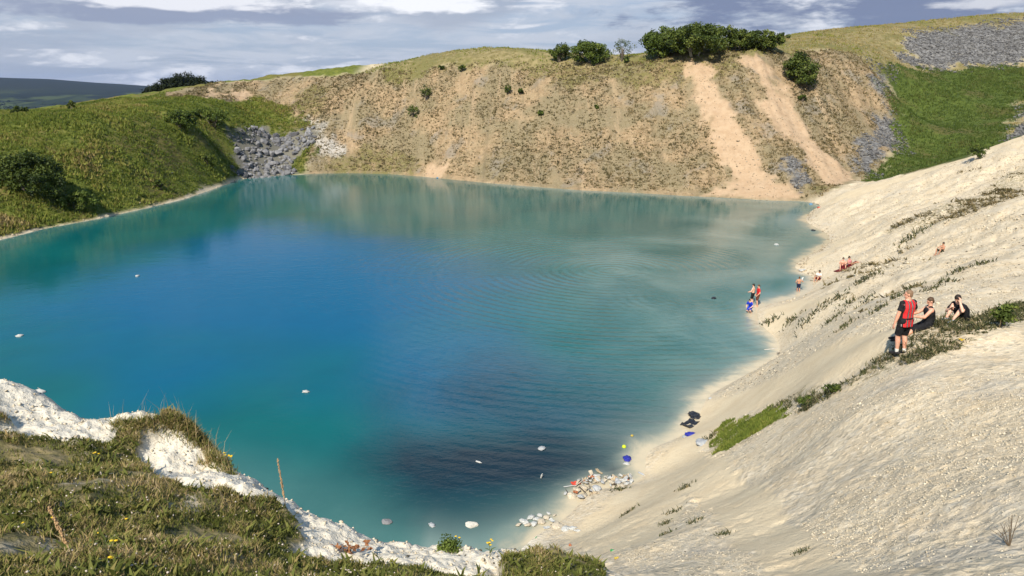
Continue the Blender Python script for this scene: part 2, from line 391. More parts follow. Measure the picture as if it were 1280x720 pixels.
# ------------------------------------------------------------------ ground material
def make_ground_mat():
    m, t, b = new_mat('quarry_ground')
    pos = t.new('ShaderNodeNewGeometry').outputs['Position']
    A = {k: t.attr('m_' + k) for k in ('wall', 'bank', 'green', 'grey', 'slip', 'wallveg', 'rim', 'rubble', 'sand', 'weed', 'ledge', 'far', 'lip', 'gully')}
    n_big = t.noise(pos, 0.12, 4, 0.6)
    n_mid = t.noise(pos, 0.9, 5, 0.65)
    n_sm = t.noise(pos, 5.0, 4, 0.7)
    n_fine = t.noise(pos, 28.0, 3, 0.7)
    # chalk
    st = t.voro(pos, 9.0, out='Color')
    stv = t.new('ShaderNodeSeparateColor'); t.lk(st, stv.inputs[0])
    chalk = t.mix(t.ramp(n_mid, 0.3, 0.72), (0.57, 0.45, 0.295), (0.67, 0.565, 0.405))
    chalk = t.mix(t.ramp(n_big, 0.35, 0.7, 0, 0.55), chalk, (0.50, 0.42, 0.305))
    chalk = t.mix(t.ramp(stv.outputs[0], 0.6, 1.0, 0, 0.45), chalk, (0.70, 0.625, 0.50))
    chalk = t.mix(t.ramp(stv.outputs[1], 0.86, 0.95, 0, 0.5), chalk, (0.27, 0.235, 0.175))
    chalk = t.mix(t.ramp(n_fine, 0.33, 0.5, 0.35, 0), chalk, (0.30, 0.26, 0.19))
    sand = t.mix(t.ramp(n_mid, 0.3, 0.7), (0.62, 0.495, 0.325), (0.67, 0.555, 0.38))
    sand = t.mix(t.ramp(n_fine, 0.3, 0.55, 0.25, 0), sand, (0.36, 0.30, 0.21))
    streak = t.noise(t.mapping(pos, (0.9, 0.12, 0.4), (0, 0, -0.55)), 0.8, 4, 0.6)
    chalk = t.mix(t.ramp(streak, 0.54, 0.72, 0, 0.22), chalk, (0.40, 0.345, 0.25))
    chalk = t.mix(t.ramp(t.noise(pos, 0.35, 4, 0.6), 0.56, 0.7, 0, 0.4), chalk, (0.42, 0.385, 0.33))
    chalk = t.mix(t.math('MULTIPLY', A['lip'], t.ramp(n_sm, 0.25, 0.6, 0.45, 0.85)), chalk, (0.68, 0.625, 0.525))
    col = t.mix(A['sand'], chalk, sand)
    # weeds on chalk
    col = t.mix(t.math('MULTIPLY', A['weed'], t.ramp(n_sm, 0.42, 0.62, 0, 0.75)), col, (0.15, 0.13, 0.06))
    # pit wall
    wl = t.mix(t.ramp(n_mid, 0.35, 0.66), (0.255, 0.178, 0.102), (0.35, 0.252, 0.15))
    wl = t.mix(t.ramp(n_big, 0.38, 0.58, 0, 0.75), wl, (0.185, 0.16, 0.095))
    wl = t.mix(t.ramp(t.noise(pos, 2.2, 3, 0.6), 0.54, 0.66, 0, 0.6), wl, (0.15, 0.12, 0.06))
    wl = t.mix(t.ramp(n_sm, 0.56, 0.68, 0, 0.6), wl, (0.42, 0.34, 0.23))
    wl = t.mix(t.ramp(t.noise(t.mapping(pos, (1, 1, 0.25)), 0.22, 3), 0.56, 0.68, 0, 0.6), wl, (0.21, 0.19, 0.16))
    wl = t.mix(t.ramp(t.noise(t.mapping(pos, (1.0, 0.07, 0.07)), 0.9, 4, 0.6), 0.52, 0.68, 0, 0.5), wl, (0.155, 0.122, 0.072))
    wl = t.mix(t.ramp(t.noise(t.mapping(pos, (1.0, 0.07, 0.07), (0, 0, 0), (31, 0, 0)), 0.6, 4, 0.6), 0.54, 0.7, 0, 0.5), wl, (0.40, 0.285, 0.175))
    col = t.mix(A['wall'], col, wl)
    col = t.mix(t.math('MULTIPLY', A['wallveg'], t.ramp(n_mid, 0.35, 0.6, 0.15, 0.85)), col, (0.15, 0.135, 0.045))
    slip = t.mix(t.ramp(n_mid, 0.3, 0.7), (0.385, 0.265, 0.165), (0.455, 0.33, 0.215))
    slip = t.mix(t.ramp(n_sm, 0.6, 0.75, 0, 0.4), slip, (0.3, 0.2, 0.12))
    col = t.mix(A['slip'], col, slip)
    col = t.mix(A['gully'], col, t.mix(n_sm, (0.34, 0.31, 0.27), (0.46, 0.425, 0.38)))
    # grey scree
    gcell = t.new('ShaderNodeSeparateColor'); t.lk(t.voro(pos, 2.4, out='Color'), gcell.inputs[0])
    grey = t.mix(gcell.outputs[0], (0.075, 0.073, 0.073), (0.21, 0.205, 0.20))
    grey = t.mix(t.ramp(n_mid, 0.55, 0.7, 0, 0.4), grey, (0.2, 0.17, 0.11))
    col = t.mix(A['grey'], col, grey)
    # rim meadow, right slope, left bank
    rim = t.mix(t.ramp(n_mid, 0.35, 0.65), (0.165, 0.138, 0.058), (0.27, 0.22, 0.11))
    rim = t.mix(t.ramp(n_big, 0.45, 0.6, 0, 0.7), rim, (0.13, 0.125, 0.04))
    rim = t.mix(t.ramp(n_sm, 0.64, 0.74, 0, 0.5), rim, (0.36, 0.31, 0.22))
    col = t.mix(A['rim'], col, rim)
    grn = t.mix(t.ramp(n_mid, 0.35, 0.65), (0.052, 0.075, 0.014), (0.085, 0.112, 0.022))
    grn = t.mix(t.ramp(n_big, 0.5, 0.64, 0, 0.6), grn, (0.11, 0.085, 0.035))
    col = t.mix(A['green'], col, grn)
    bank = t.mix(t.ramp(n_mid, 0.35, 0.65), (0.08, 0.10, 0.016), (0.15, 0.16, 0.032))
    bank = t.mix(t.ramp(n_big, 0.46, 0.62, 0, 0.7), bank, (0.16, 0.125, 0.045))
    col = t.mix(A['bank'], col, bank)
    col = t.mix(A['rubble'], col, t.mix(n_sm, (0.10, 0.1, 0.07), (0.22, 0.2, 0.17)))
    led = t.mix(t.ramp(n_sm, 0.35, 0.65), (0.13, 0.115, 0.045), (0.24, 0.19, 0.10))
    led = t.mix(t.ramp(t.noise(pos, 1.6, 3), 0.56, 0.68, 0, 0.85), led, (0.42, 0.36, 0.27))
    col = t.mix(A['ledge'], col, led)
    # far valley fields and hills, colours darkened to stand for cloud shadow
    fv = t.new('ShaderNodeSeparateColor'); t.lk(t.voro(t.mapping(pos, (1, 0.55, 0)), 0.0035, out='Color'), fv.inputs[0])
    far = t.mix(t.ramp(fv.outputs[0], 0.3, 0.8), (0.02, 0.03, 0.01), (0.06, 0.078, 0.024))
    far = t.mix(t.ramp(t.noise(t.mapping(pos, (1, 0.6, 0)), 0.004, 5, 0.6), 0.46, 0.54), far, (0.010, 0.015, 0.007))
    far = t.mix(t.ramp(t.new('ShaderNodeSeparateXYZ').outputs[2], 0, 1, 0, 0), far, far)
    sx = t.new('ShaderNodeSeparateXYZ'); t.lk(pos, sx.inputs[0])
    far = t.mix(t.ramp(sx.outputs[2], -40, 40), far, (0.022, 0.026, 0.018))  # dark hill tone carries the cloud shadow lying on them
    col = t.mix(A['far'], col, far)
    t.lk(col, b.inputs['Base Color'])
    b.inputs['Roughness'].default_value = 0.95; b.inputs['Specular IOR Level'].default_value = 0.15
    h = t.math('ADD', t.math('MULTIPLY', n_sm, 0.05), t.math('MULTIPLY', n_fine, 0.012))
    h = t.math('ADD', h, t.math('MULTIPLY', t.math('MULTIPLY', t.voro(pos, 9.0), t.math('SUBTRACT', 1.0, A['sand'])), 0.02))
    t.lk(t.bump(h, 0.9, 1.0), b.inputs['Normal'])
    return m
GROUND = make_ground_mat()

# ------------------------------------------------------------------ the ground: one polar sheet out to the horizon, cut into its regions
def build_ground():
    ang = np.concatenate([np.radians(np.arange(-180, -46, 4.0)), np.radians(np.linspace(-46, 46, 1000)), np.radians(np.arange(50, 181, 4.0))])
    ang = np.unique(ang)
    rad = np.concatenate([np.geomspace(0.6, 4, 40, endpoint=False), np.geomspace(4, 32, 380, endpoint=False), np.linspace(32, 240, 420, endpoint=False), np.geomspace(240, 9000, 120)])
    na, nr = len(ang), len(rad)
    Rr, Aa = np.meshgrid(rad, ang, indexing='ij')
    X = (Rr * np.sin(Aa)).ravel(); Y = (Rr * np.cos(Aa)).ravel()
    h = H(X, Y); mk = masks(X, Y)
    Z = h + detail(X, Y, h, mk)
    r = np.hypot(X, Y)
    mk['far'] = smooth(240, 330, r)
    for k in mk:
        if k != 'far': mk[k] = mk[k] * (1 - mk['far'])
    V = np.stack([X, Y, Z], 1)
    idx = np.arange(nr * na).reshape(nr, na)
    a = idx[:-1, :-1].ravel(); b_ = idx[1:, :-1].ravel(); c = idx[1:, 1:].ravel(); d = idx[:-1, 1:].ravel()
    quads = np.stack([a, d, c, b_], 1)
    # normals of the whole sheet so that the cut regions join without a seam
    e1 = V[quads[:, 2]] - V[quads[:, 0]]; e2 = V[quads[:, 3]] - V[quads[:, 1]]
    fn = np.cross(e1, e2)
    vn = np.zeros_like(V)
    for k in range(4):
        for ax in range(3): vn[:, ax] += np.bincount(quads[:, k], fn[:, ax], len(V))
    vn /= np.linalg.norm(vn, axis=1, keepdims=True) + 1e-12
    if vn[:, 2].mean() < 0: vn = -vn; quads = quads[:, ::-1]
    qc = V[quads].mean(1)
    q = {k: mk[k][quads].mean(1) for k in mk}
    inside = poly_sd(shore, qc[:, 0], qc[:, 1]) > 0
    reg = np.full(len(quads), 1)                                    # chalk slope
    reg[(qc[:, 0] < 1.2) & (np.hypot(qc[:, 0], qc[:, 1]) < 34)] = 5  # ledge chalk
    reg[q['ledge'] > 0.5] = 6
    reg[q['wall'] > 0.5] = 2
    reg[q['slip'] > 0.5] = 9
    reg[q['grey'] > 0.5] = 7
    reg[q['green'] > 0.5] = 4
    reg[q['rim'] > 0.5] = 8
    reg[(q['bank'] > 0.5) | (q['rubble'] > 0.5)] = 3
    reg[inside & (qc[:, 2] < 0.0)] = 10
    reg[(q['far'] > 0.5)] = 0
    rr = np.hypot(qc[:, 0], qc[:, 1])
    reg[(reg == 0) & (rr > 3000)] = 11
    names = {0: 'valley_ground', 1: 'chalk_slope', 2: 'quarry_face_ground', 3: 'grassy_bank_ground', 4: 'green_slope_ground', 5: 'chalk_ledge_ground', 6: 'turf_ground', 7: 'grey_scree_ground', 8: 'rim_meadow_ground', 9: 'bare_slip_ground', 10: 'lake_bed', 11: 'distant_hills'}
    for k, nm in names.items():
        sel = quads[reg == k]
        if not len(sel): continue
        used, inv = np.unique(sel, return_inverse=True)
        inv = inv.reshape(-1, 4)
        o = np_mesh(nm, V[used], inv.ravel(), np.arange(len(sel)) * 4, GROUND, {'m_' + n: (mk[n][used], 'FLOAT') for n in mk}, True)
        o.data.normals_split_custom_set_from_vertices(vn[used])
        tag(o, kind='structure')
build_ground()

# ------------------------------------------------------------------ lake
def make_water_mat():
    m, t, b = new_mat('lake_water')
    pos = t.new('ShaderNodeNewGeometry').outputs['Position']
    sxw = t.new('ShaderNodeSeparateXYZ'); t.lk(pos, sxw.inputs[0])
    deep = t.attr('w_depth'); blue = t.attr('w_blue'); dye = t.attr('w_dye'); silt = t.attr('w_silt'); rip = t.attr('w_ripple')
    n = t.noise(pos, 0.09, 4, 0.6, 0.6)
    n2 = t.noise(pos, 0.5, 4, 0.6, 1.0)
    nn = t.math('SUBTRACT', n, 0.5)
    teal = t.mix(t.ramp(n, 0.35, 0.65), (0.003, 0.090, 0.094), (0.004, 0.110, 0.110))
    col = t.mix(blue, teal, t.mix(n2, (0.000, 0.080, 0.165), (0.000, 0.098, 0.195)))
    shal = t.math('MULTIPLY', t.ramp(deep, 0.3, 2.2, 1, 0), t.ramp(sxw.outputs[0], -12, 4, 0.25, 1))
    col = t.mix(t.math('MULTIPLY', shal, 0.8), col, (0.065, 0.155, 0.14))
    sl = t.math('ADD', silt, t.math('MULTIPLY', t.math('MULTIPLY', nn, 1.4), t.ramp(silt, 0, 0.3)), clamp=True)
    col = t.mix(sl, col, (0.215, 0.275, 0.25))
    dy = t.math('ADD', dye, t.math('MULTIPLY', t.math('MULTIPLY', nn, 1.6), t.ramp(dye, 0, 0.3)), clamp=True)
    col = t.mix(dy, col, (0.008, 0.023, 0.036))
    pale = t.attr('w_pale')
    pl = t.math('ADD', pale, t.math('MULTIPLY', t.math('MULTIPLY', t.math('SUBTRACT', n2, 0.5), 0.9), t.ramp(pale, 0, 0.3)), clamp=True)
    col = t.mix(t.ramp(pl, 0.0, 1.0), col, t.mix(t.ramp(pl, 0.35, 1.0), (0.25, 0.265, 0.215), (0.53, 0.45, 0.315)))
    t.lk(col, b.inputs['Base Color'])
    b.inputs['Roughness'].default_value = 0.06; b.inputs['IOR'].default_value = 1.333; b.inputs['Specular IOR Level'].default_value = 0.22
    # wind ripples, one patch of wider rings
    w1 = t.noise(t.mapping(pos, (1.0, 1.7, 1), (0, 0, 0.5)), 2.6, 3, 0.55, 0.5)
    w0 = t.noise(t.mapping(pos, (1.0, 1.5, 1), (0, 0, -0.3)), 0.7, 2, 0.5, 0.3)
    def rings(c, wl, dist=1.2):
        wv = t.new('ShaderNodeTexWave', wave_type='RINGS', rings_direction='SPHERICAL', wave_profile='SIN')
        t.val(wv.inputs['Vector'], t.mapping(pos, (1, 1, 0), (0, 0, 0), (-c[0], -c[1], 0)))
        wv.inputs['Scale'].default_value = 0.314 / wl; wv.inputs['Distortion'].default_value = dist
        wv.inputs['Detail'].default_value = 1.5; wv.inputs['Detail Scale'].default_value = 0.18
        return wv.outputs['Fac']
    c1 = at_z(765, 338, 0); c2 = at_z(868, 372, 0); c3 = at_z(1000, 395, 0)
    def near(c, r0, r1):
        d = t.new('ShaderNodeVectorMath', operation='DISTANCE'); t.lk(pos, d.inputs[0]); d.inputs[1].default_value = (float(c[0]), float(c[1]), 0)
        return t.ramp(d.outputs['Value'], r0, r1, 1, 0)
    rg = t.math('MULTIPLY', t.math('MULTIPLY', rings(c1, 0.85, 3.5), 0.9), t.ramp(near(c2, 4, 9), 0, 1, 1, 0.3))
    rg = t.math('ADD', rg, t.math('MULTIPLY', t.math('MULTIPLY', rings(c2, 0.7, 1.5), 0.6), near(c2, 4, 9)))
    hgt = t.math('ADD', t.math('MULTIPLY', w1, t.math('ADD', t.math('MULTIPLY', rip, 0.020), 0.007)), t.math('MULTIPLY', t.math('MULTIPLY', rg, t.math('MULTIPLY', rip, t.ramp(t.noise(pos, 0.13, 3), 0.32, 0.6, 0.1, 1))), 0.025))
    hgt = t.math('ADD', hgt, t.math('MULTIPLY', w0, t.math('ADD', t.math('MULTIPLY', rip, 0.020), 0.010)))
    t.lk(t.bump(hgt, 1.0, 1.0), b.inputs['Normal'])
    return m

def soft_poly(px, x, y, w):
    p = np.array([at_z(a, b, 0)[:2] for a, b in px])
    return smooth(-w, w, poly_sd(p, x, y) + 0.8 * w * fbm(x / 9, y / 9, 41, 3))

def build_lake():
    xs = np.arange(-90, 46, 0.35); ys = np.arange(18, 150, 0.35)
    X, Y = np.meshgrid(xs, ys, indexing='ij'); shp = X.shape
    x, y = X.ravel(), Y.ravel()
    h = H(x, y)
    sd = poly_sd(shore, x, y)
    keep = (sd > -2.5) & (h < 1.0)
    depth = np.where(sd > 0, np.maximum(-h, 0.0), -0.3)
    blue = soft_poly([(60, 380), (200, 310), (330, 285), (500, 300), (610, 350), (660, 430), (640, 520), (520, 560), (380, 480), (200, 480), (60, 440)], x, y, 9)
    dye = np.maximum(soft_poly([(395, 600), (430, 560), (500, 530), (600, 535), (700, 545), (775, 565), (790, 590), (730, 612), (700, 626), (640, 640), (560, 652), (450, 636)], x, y, 3.0),
                     soft_poly([(735, 600), (750, 578), (790, 572), (806, 588), (796, 606), (765, 612)], x, y, 0.9) * 0.95)
    dye = np.maximum(dye, soft_poly([(440, 560), (500, 490), (640, 450), (850, 490), (866, 520), (780, 560), (640, 590)], x, y, 6) * 0.5)
    dye = np.maximum(dye, soft_poly([(835, 520), (880, 500), (878, 528), (850, 535)], x, y, 1.0) * 0.5)
    silt = np.maximum(soft_poly([(820, 300), (930, 270), (1040, 250), (1060, 330), (960, 400), (985, 440), (920, 475), (820, 440), (780, 370)], x, y, 11) * 0.5,
                      soft_poly([(600, 660), (690, 632), (760, 616), (740, 660), (640, 690)], x, y, 1.4) * 0.6)
    silt = np.maximum(silt, soft_poly([(790, 552), (850, 540), (890, 500), (980, 440), (940, 440), (860, 500), (770, 545)], x, y, 2.2) * 0.7)
    silt = np.maximum(silt, soft_poly([(520, 640), (600, 650), (700, 640), (680, 690), (500, 690)], x, y, 2.0) * 0.4)
    silt = np.maximum(silt, smooth(4.5, 0.0, sd) * np.where(x > -3, 0.62, 0.12))
    dye = dye * (1 - smooth(1.3, 0.0, sd) * 0.8)
    rip = soft_poly([(470, 330), (620, 290), (800, 290), (940, 330), (960, 410), (930, 470), (820, 530), (640, 535), (520, 470)], x, y, 8)
    idx = np.arange(len(x)).reshape(shp)
    q = np.stack([idx[:-1, :-1].ravel(), idx[1:, :-1].ravel(), idx[1:, 1:].ravel(), idx[:-1, 1:].ravel()], 1)
    q = q[keep[q].all(1)]
    used, inv = np.unique(q, return_inverse=True); inv = inv.reshape(-1, 4)
    V = np.stack([x, y, np.zeros_like(x)], 1)[used]
    pale = smooth(2.0, -0.1, sd + 0.5 * fbm(x / 2.5, y / 2.5, 45, 3)) * smooth(-3, 2, x - 0.0 * y) * smooth(100, 92, y)
    at = {'w_pale': pale, 'w_depth': depth, 'w_blue': blue, 'w_dye': dye, 'w_silt': silt, 'w_ripple': rip}
    o = np_mesh('lake_water', V, inv.ravel(), np.arange(len(q)) * 4, make_water_mat(), {k: (v[used], 'FLOAT') for k, v in at.items()}, True)
    tag(o, kind='structure')
build_lake()

# ------------------------------------------------------------------ sky, sun, air
SUN_DIR = Vector((-0.30, -0.75, 0.74)).normalized()
def build_light():
    w = bpy.data.worlds.new('World'); SC.world = w; w.use_nodes = True
    t = NT(w.node_tree)
    bg = t.n['Background']
    sky = t.new('ShaderNodeTexSky', sky_type='NISHITA')
    sky.sun_disc = False
    sky.sun_elevation = math.asin(SUN_DIR.z); sky.sun_rotation = math.atan2(SUN_DIR.x, SUN_DIR.y)
    sky.air_density = 1.0; sky.dust_density = 1.5; sky.ozone_density = 1.5; sky.altitude = 300
    S = 0.10
    d = t.new('ShaderNodeTexCoord').outputs['Generated']
    sx = t.new('ShaderNodeSeparateXYZ'); t.lk(d, sx.inputs[0])
    zz = t.math('MAXIMUM', sx.outputs[2], 0.0)
    den = t.math('ADD', zz, 0.055)
    cx = t.math('DIVIDE', sx.outputs[0], den); cy = t.math('DIVIDE', sx.outputs[1], den)
    cb = t.new('ShaderNodeCombineXYZ'); t.lk(cx, cb.inputs[0]); t.lk(cy, cb.inputs[1])
    p = cb.outputs[0]
    az = t.math('ARCTAN2', sx.outputs[0], sx.outputs[1])
    cb2 = t.new('ShaderNodeCombineXYZ'); t.lk(az, cb2.inputs[0]); t.lk(t.math('MULTIPLY', sx.outputs[2], 3.2), cb2.inputs[1])
    e = cb2.outputs[0]
    def c(*v): return tuple(a_ / S for a_ in v)
    big = t.noise(t.mapping(e, (1, 1, 1), (0, 0, 0), (2.3, 0.4, 0)), 3.2, 7, 0.55, 0.2)
    puff = t.noise(t.mapping(e, (1, 1.0, 1), (0, 0, 0), (7.7, 3.1, 0)), 9.0, 8, 0.58, 0.25)
    wisp = t.noise(t.mapping(e, (1, 2.4, 1), (0, 0, 0.05), (1.1, 9.4, 0)), 7.0, 8, 0.6, 0.5)
    fine = t.noise(e, 34.0, 5, 0.6, 0.2)
    hi = t.ramp(sx.outputs[2], 0.10, 0.24)
    base = t.mix(0.80, sky.outputs[0], t.mix(hi, c(0.265, 0.32, 0.44), c(0.055, 0.175, 0.36)))
    pm = t.math('ADD', t.math('MULTIPLY', puff, 0.75), t.math('MULTIPLY', fine, 0.25))
    col = t.mix(t.ramp(wisp, 0.36, 0.60, 0, t.ramp(hi, 0, 1, 0.85, 0.15)), base, c(0.43, 0.465, 0.53))
    col = t.mix(t.ramp(big, 0.47, 0.62, 0, t.ramp(hi, 0, 1, 0.8, 0.12)), col, c(0.295, 0.335, 0.415))
    lit = t.math('MULTIPLY', t.ramp(pm, 0.53, 0.64), t.ramp(wisp, 0.40, 0.55))
    col = t.mix(t.math('MULTIPLY', lit, t.ramp(hi, 0, 1, 0.8, 0.4)), col, c(0.62, 0.635, 0.68))
    def blob(px, py, ax, ay):
        r0 = ray(px, py); r0 = r0 / np.linalg.norm(r0)
        az0 = math.atan2(r0[0], r0[1])
        u = t.math('DIVIDE', t.math('SUBTRACT', az, az0), ax); v = t.math('DIVIDE', t.math('SUBTRACT', sx.outputs[2], float(r0[2])), ay)
        q_ = t.math('ADD', t.math('MULTIPLY', u, u), t.math('MULTIPLY', v, v))
        q_ = t.math('ADD', q_, t.math('MULTIPLY', t.math('SUBTRACT', pm, 0.5), 7.0))
        q_ = t.math('ADD', q_, t.math('MULTIPLY', t.math('SUBTRACT', wisp, 0.5), 3.0))
        return t.ramp(q_, 0.2, 1.35, 1, 0)
    # heavy grey cloud to the right, bright cumulus rims over shaded bases to the left
    col = t.mix(t.math('MULTIPLY', blob(1140, -6, 0.26, 0.050), 0.95), col, c(0.15, 0.185, 0.285))
    col = t.mix(t.math('MULTIPLY', blob(215, 14, 0.24, 0.013), 0.75), col, c(0.215, 0.25, 0.35))
    col = t.mix(t.math('MULTIPLY', blob(200, -3, 0.18, 0.010), 0.9), col, c(0.66, 0.67, 0.71))
    col = t.mix(t.math('MULTIPLY', blob(490, 2, 0.12, 0.013), 0.9), col, c(0.74, 0.75, 0.78))
    for a_ in ((735, 72, 0.06, 0.011), (955, 50, 0.05, 0.010), (1240, 3, 0.05, 0.007)):
        col = t.mix(t.math('MULTIPLY', blob(*a_), 0.7), col, c(0.62, 0.63, 0.66))
    # unseen white cloud added above the frame to brighten the rippled water
    def high(az0, el0, ax, ay):
        u = t.math('DIVIDE', t.math('SUBTRACT', az, az0), ax); v = t.math('DIVIDE', t.math('SUBTRACT', sx.outputs[2], el0), ay)
        q_ = t.math('ADD', t.math('MULTIPLY', u, u), t.math('MULTIPLY', v, v))
        q_ = t.math('ADD', q_, t.math('MULTIPLY', t.math('SUBTRACT', big, 0.5), 3.0))
        return t.ramp(q_, 0.3, 1.3, 1, 0)
    col = t.mix(t.math('MULTIPLY', high(0.08, 0.37, 0.30, 0.13), 0.9), col, c(0.72, 0.74, 0.78))
    t.lk(col, bg.inputs[0]); bg.inputs[1].default_value = S
    sd = bpy.data.lights.new('sun', 'SUN'); so = bpy.data.objects.new('sun', sd); COL.objects.link(so)
    sd.energy = 4.7; sd.angle = math.radians(0.5); sd.color = (1.0, 0.935, 0.81)
    so.rotation_euler = SUN_DIR.to_track_quat('Z', 'Y').to_euler(); so.location = (40, -60, 90)
build_light()

def build_haze():
    bm = bmesh.new(); bmesh.ops.create_cube(bm, size=1.0)
    lo = Vector((-9300, -9300, -240)); hi = Vector((9300, 9300, 185))
    for v in bm.verts: v.co = Vector(((lo[i] + hi[i]) / 2 + v.co[i] * (hi[i] - lo[i]) for i in range(3)))
    m = bpy.data.materials.new('haze'); m.use_nodes = True
    t = NT(m.node_tree); t.n.remove(t.n['Principled BSDF'])
    v = t.new('ShaderNodeVolumePrincipled'); v.inputs['Density'].default_value = HAZE_D
    v.inputs['Color'].default_value = (0.36, 0.55, 1.0, 1); v.inputs['Anisotropy'].default_value = 0.2
    t.lk(v.outputs[0], t.n['Material Output'].inputs['Volume'])
    o = bm_obj('haze', bm, m); tag(o, kind='stuff')
HAZE_D = 3e-5
build_haze()

SC.view_settings.view_transform = 'Standard'; SC.view_settings.look = 'None'
SC.view_settings.exposure = 0.5; SC.view_settings.gamma = 1.0; SC.view_settings.use_curve_mapping = False
SC.render.engine = 'CYCLES'
SC.cycles.max_bounces = 5; SC.cycles.diffuse_bounces = 2; SC.cycles.glossy_bounces = 2; SC.cycles.transparent_max_bounces = 8; SC.cycles.volume_bounces = 0
SC.cycles.use_adaptive_sampling = True; SC.cycles.adaptive_threshold = 0.02
SC.cycles.use_denoising = True
# ------------------------------------------------------------------ vegetation and stones scattered over the ground
def leaf_mat(name, stops, rough=0.75, transl=0.3):
    """colour by the blade's own 'tint' value"""
    m, t, b = new_mat(name)
    cr = t.new('ShaderNodeValToRGB'); e = cr.color_ramp.elements
    while len(e) < len(stops): e.new(0.5)
    for k, (p, c) in enumerate(stops): e[k].position = p; e[k].color = (*c, 1)
    t.lk(t.attr('tint'), cr.inputs[0])
    t.lk(cr.outputs[0], b.inputs['Base Color']); b.inputs['Roughness'].default_value = rough; b.inputs['Specular IOR Level'].default_value = 0.2
    tl = t.new('ShaderNodeBsdfTranslucent'); t.lk(cr.outputs[0], tl.inputs[0])
    mx = t.new('ShaderNodeMixShader'); mx.inputs[0].default_value = transl
    t.lk(b.outputs[0], mx.inputs[1]); t.lk(tl.outputs[0], mx.inputs[2]); t.lk(mx.outputs[0], t.n['Material Output'].inputs['Surface'])
    return m

def blades(name, B, h, w, lean, tint, mat, segs=2, parent=None):
    """N grass blades as one mesh. B base points, h heights, w widths, lean sideways reach of the tip (fraction of h)"""
    N = len(B)
    a = RNG.uniform(0, 2 * np.pi, N); l = RNG.uniform(0, 2 * np.pi, N)
    sx = np.cos(a) * w / 2; sy = np.sin(a) * w / 2
    lx = np.cos(l) * lean * h; ly = np.sin(l) * lean * h
    z = np.zeros(N); S = np.stack([sx, sy, z], 1)
    if segs == 1:
        tip = B + np.stack([lx, ly, h], 1)
        V = np.stack([B - S, B + S, tip], 1).reshape(-1, 3)
        loops = np.arange(3 * N); starts = np.arange(N) * 3; k = 3
    else:
        mid = B + np.stack([lx * 0.32, ly * 0.32, h * 0.6], 1); tip = B + np.stack([lx, ly, h], 1)
        V = np.stack([B - S, B + S, mid + S * 0.8, mid - S * 0.8, tip], 1).reshape(-1, 3)
        o = (np.arange(N) * 5)[:, None]
        loops = (o + np.array([[0, 1, 2, 3, 3, 2, 4]])).ravel()
        starts = (np.arange(N)[:, None] * 7 + np.array([[0, 4]])).ravel(); k = 5
    ob = np_mesh(name, V, loops, starts, mat, {'tint': (np.repeat(tint, k), 'FLOAT')})
    if parent: ob.parent = parent
    return ob

def sample(N, x0, x1, y0, y1, zone, thr=0.35, polar=False):
    """N random ground points where zone(x, y) is high; polar=True thins them with distance"""
    got = []; n = 0
    for _ in range(40):
        if polar:
            r = RNG.uniform(np.hypot(0, y0), y1, N); t_ = RNG.uniform(math.atan2(x0, y1), math.atan2(x1, y1), N)
            x, y = r * np.sin(t_), r * np.cos(t_)
        else:
            x = RNG.uniform(x0, x1, N); y = RNG.uniform(y0, y1, N)
        k = zone(x, y) > thr + RNG.uniform(-0.3, 0.3, N)
        got.append(np.stack([x[k], y[k]], 1)); n += k.sum()
        if n >= N: break
    p = np.concatenate(got)[:N]
    return np.column_stack([p, G(p[:, 0], p[:, 1])])

def frame_keep(p, m=240):
    """only what the photograph's field could show, with a margin"""
    d = p - CAM
    w = d @ FW
    px = 640 + F_PX * (d @ RT) / w; py = 360 - F_PX * (d @ UP) / w
    return (px > -m) & (px < 1280 + m) & (py > -m) & (py < 720 + 3 * m) & (w > 0.3)

def expand(p, n, spread):
    q = np.repeat(p, n, axis=0)
    s = np.repeat(spread, n)
    q[:, 0] += RNG.normal(0, 1, len(q)) * s; q[:, 1] += RNG.normal(0, 1, len(q)) * s
    return q

GRASSY = [(0.0, (0.08, 0.112, 0.017)), (0.35, (0.16, 0.20, 0.032)), (0.6, (0.245, 0.245, 0.052)), (0.8, (0.28, 0.21, 0.075)), (1.0, (0.40, 0.31, 0.15))]
M_BANK = leaf_mat('bank_herbs', GRASSY)
M_WALLV = leaf_mat('dry_tufts', [(0.0, (0.075, 0.066, 0.028)), (0.4, (0.17, 0.135, 0.06)), (0.7, (0.30, 0.225, 0.12)), (1.0, (0.44, 0.35, 0.21))], 0.8, 0.3)
M_WEED = leaf_mat('weed_leaves', [(0.0, (0.035, 0.045, 0.018)), (0.5, (0.10, 0.105, 0.042)), (0.8, (0.24, 0.19, 0.10)), (1.0, (0.40, 0.32, 0.2))])
M_TURF = leaf_mat('turf_blades', [(0.0, (0.075, 0.09, 0.018)), (0.3, (0.15, 0.165, 0.036)), (0.5, (0.235, 0.215, 0.062)), (0.72, (0.35, 0.25, 0.115)), (1.0, (0.52, 0.41, 0.24))])
M_GREEN = leaf_mat('slope_grass_blades', [(0.0, (0.045, 0.075, 0.013)), (0.6, (0.09, 0.13, 0.025)), (1.0, (0.13, 0.13, 0.04))])

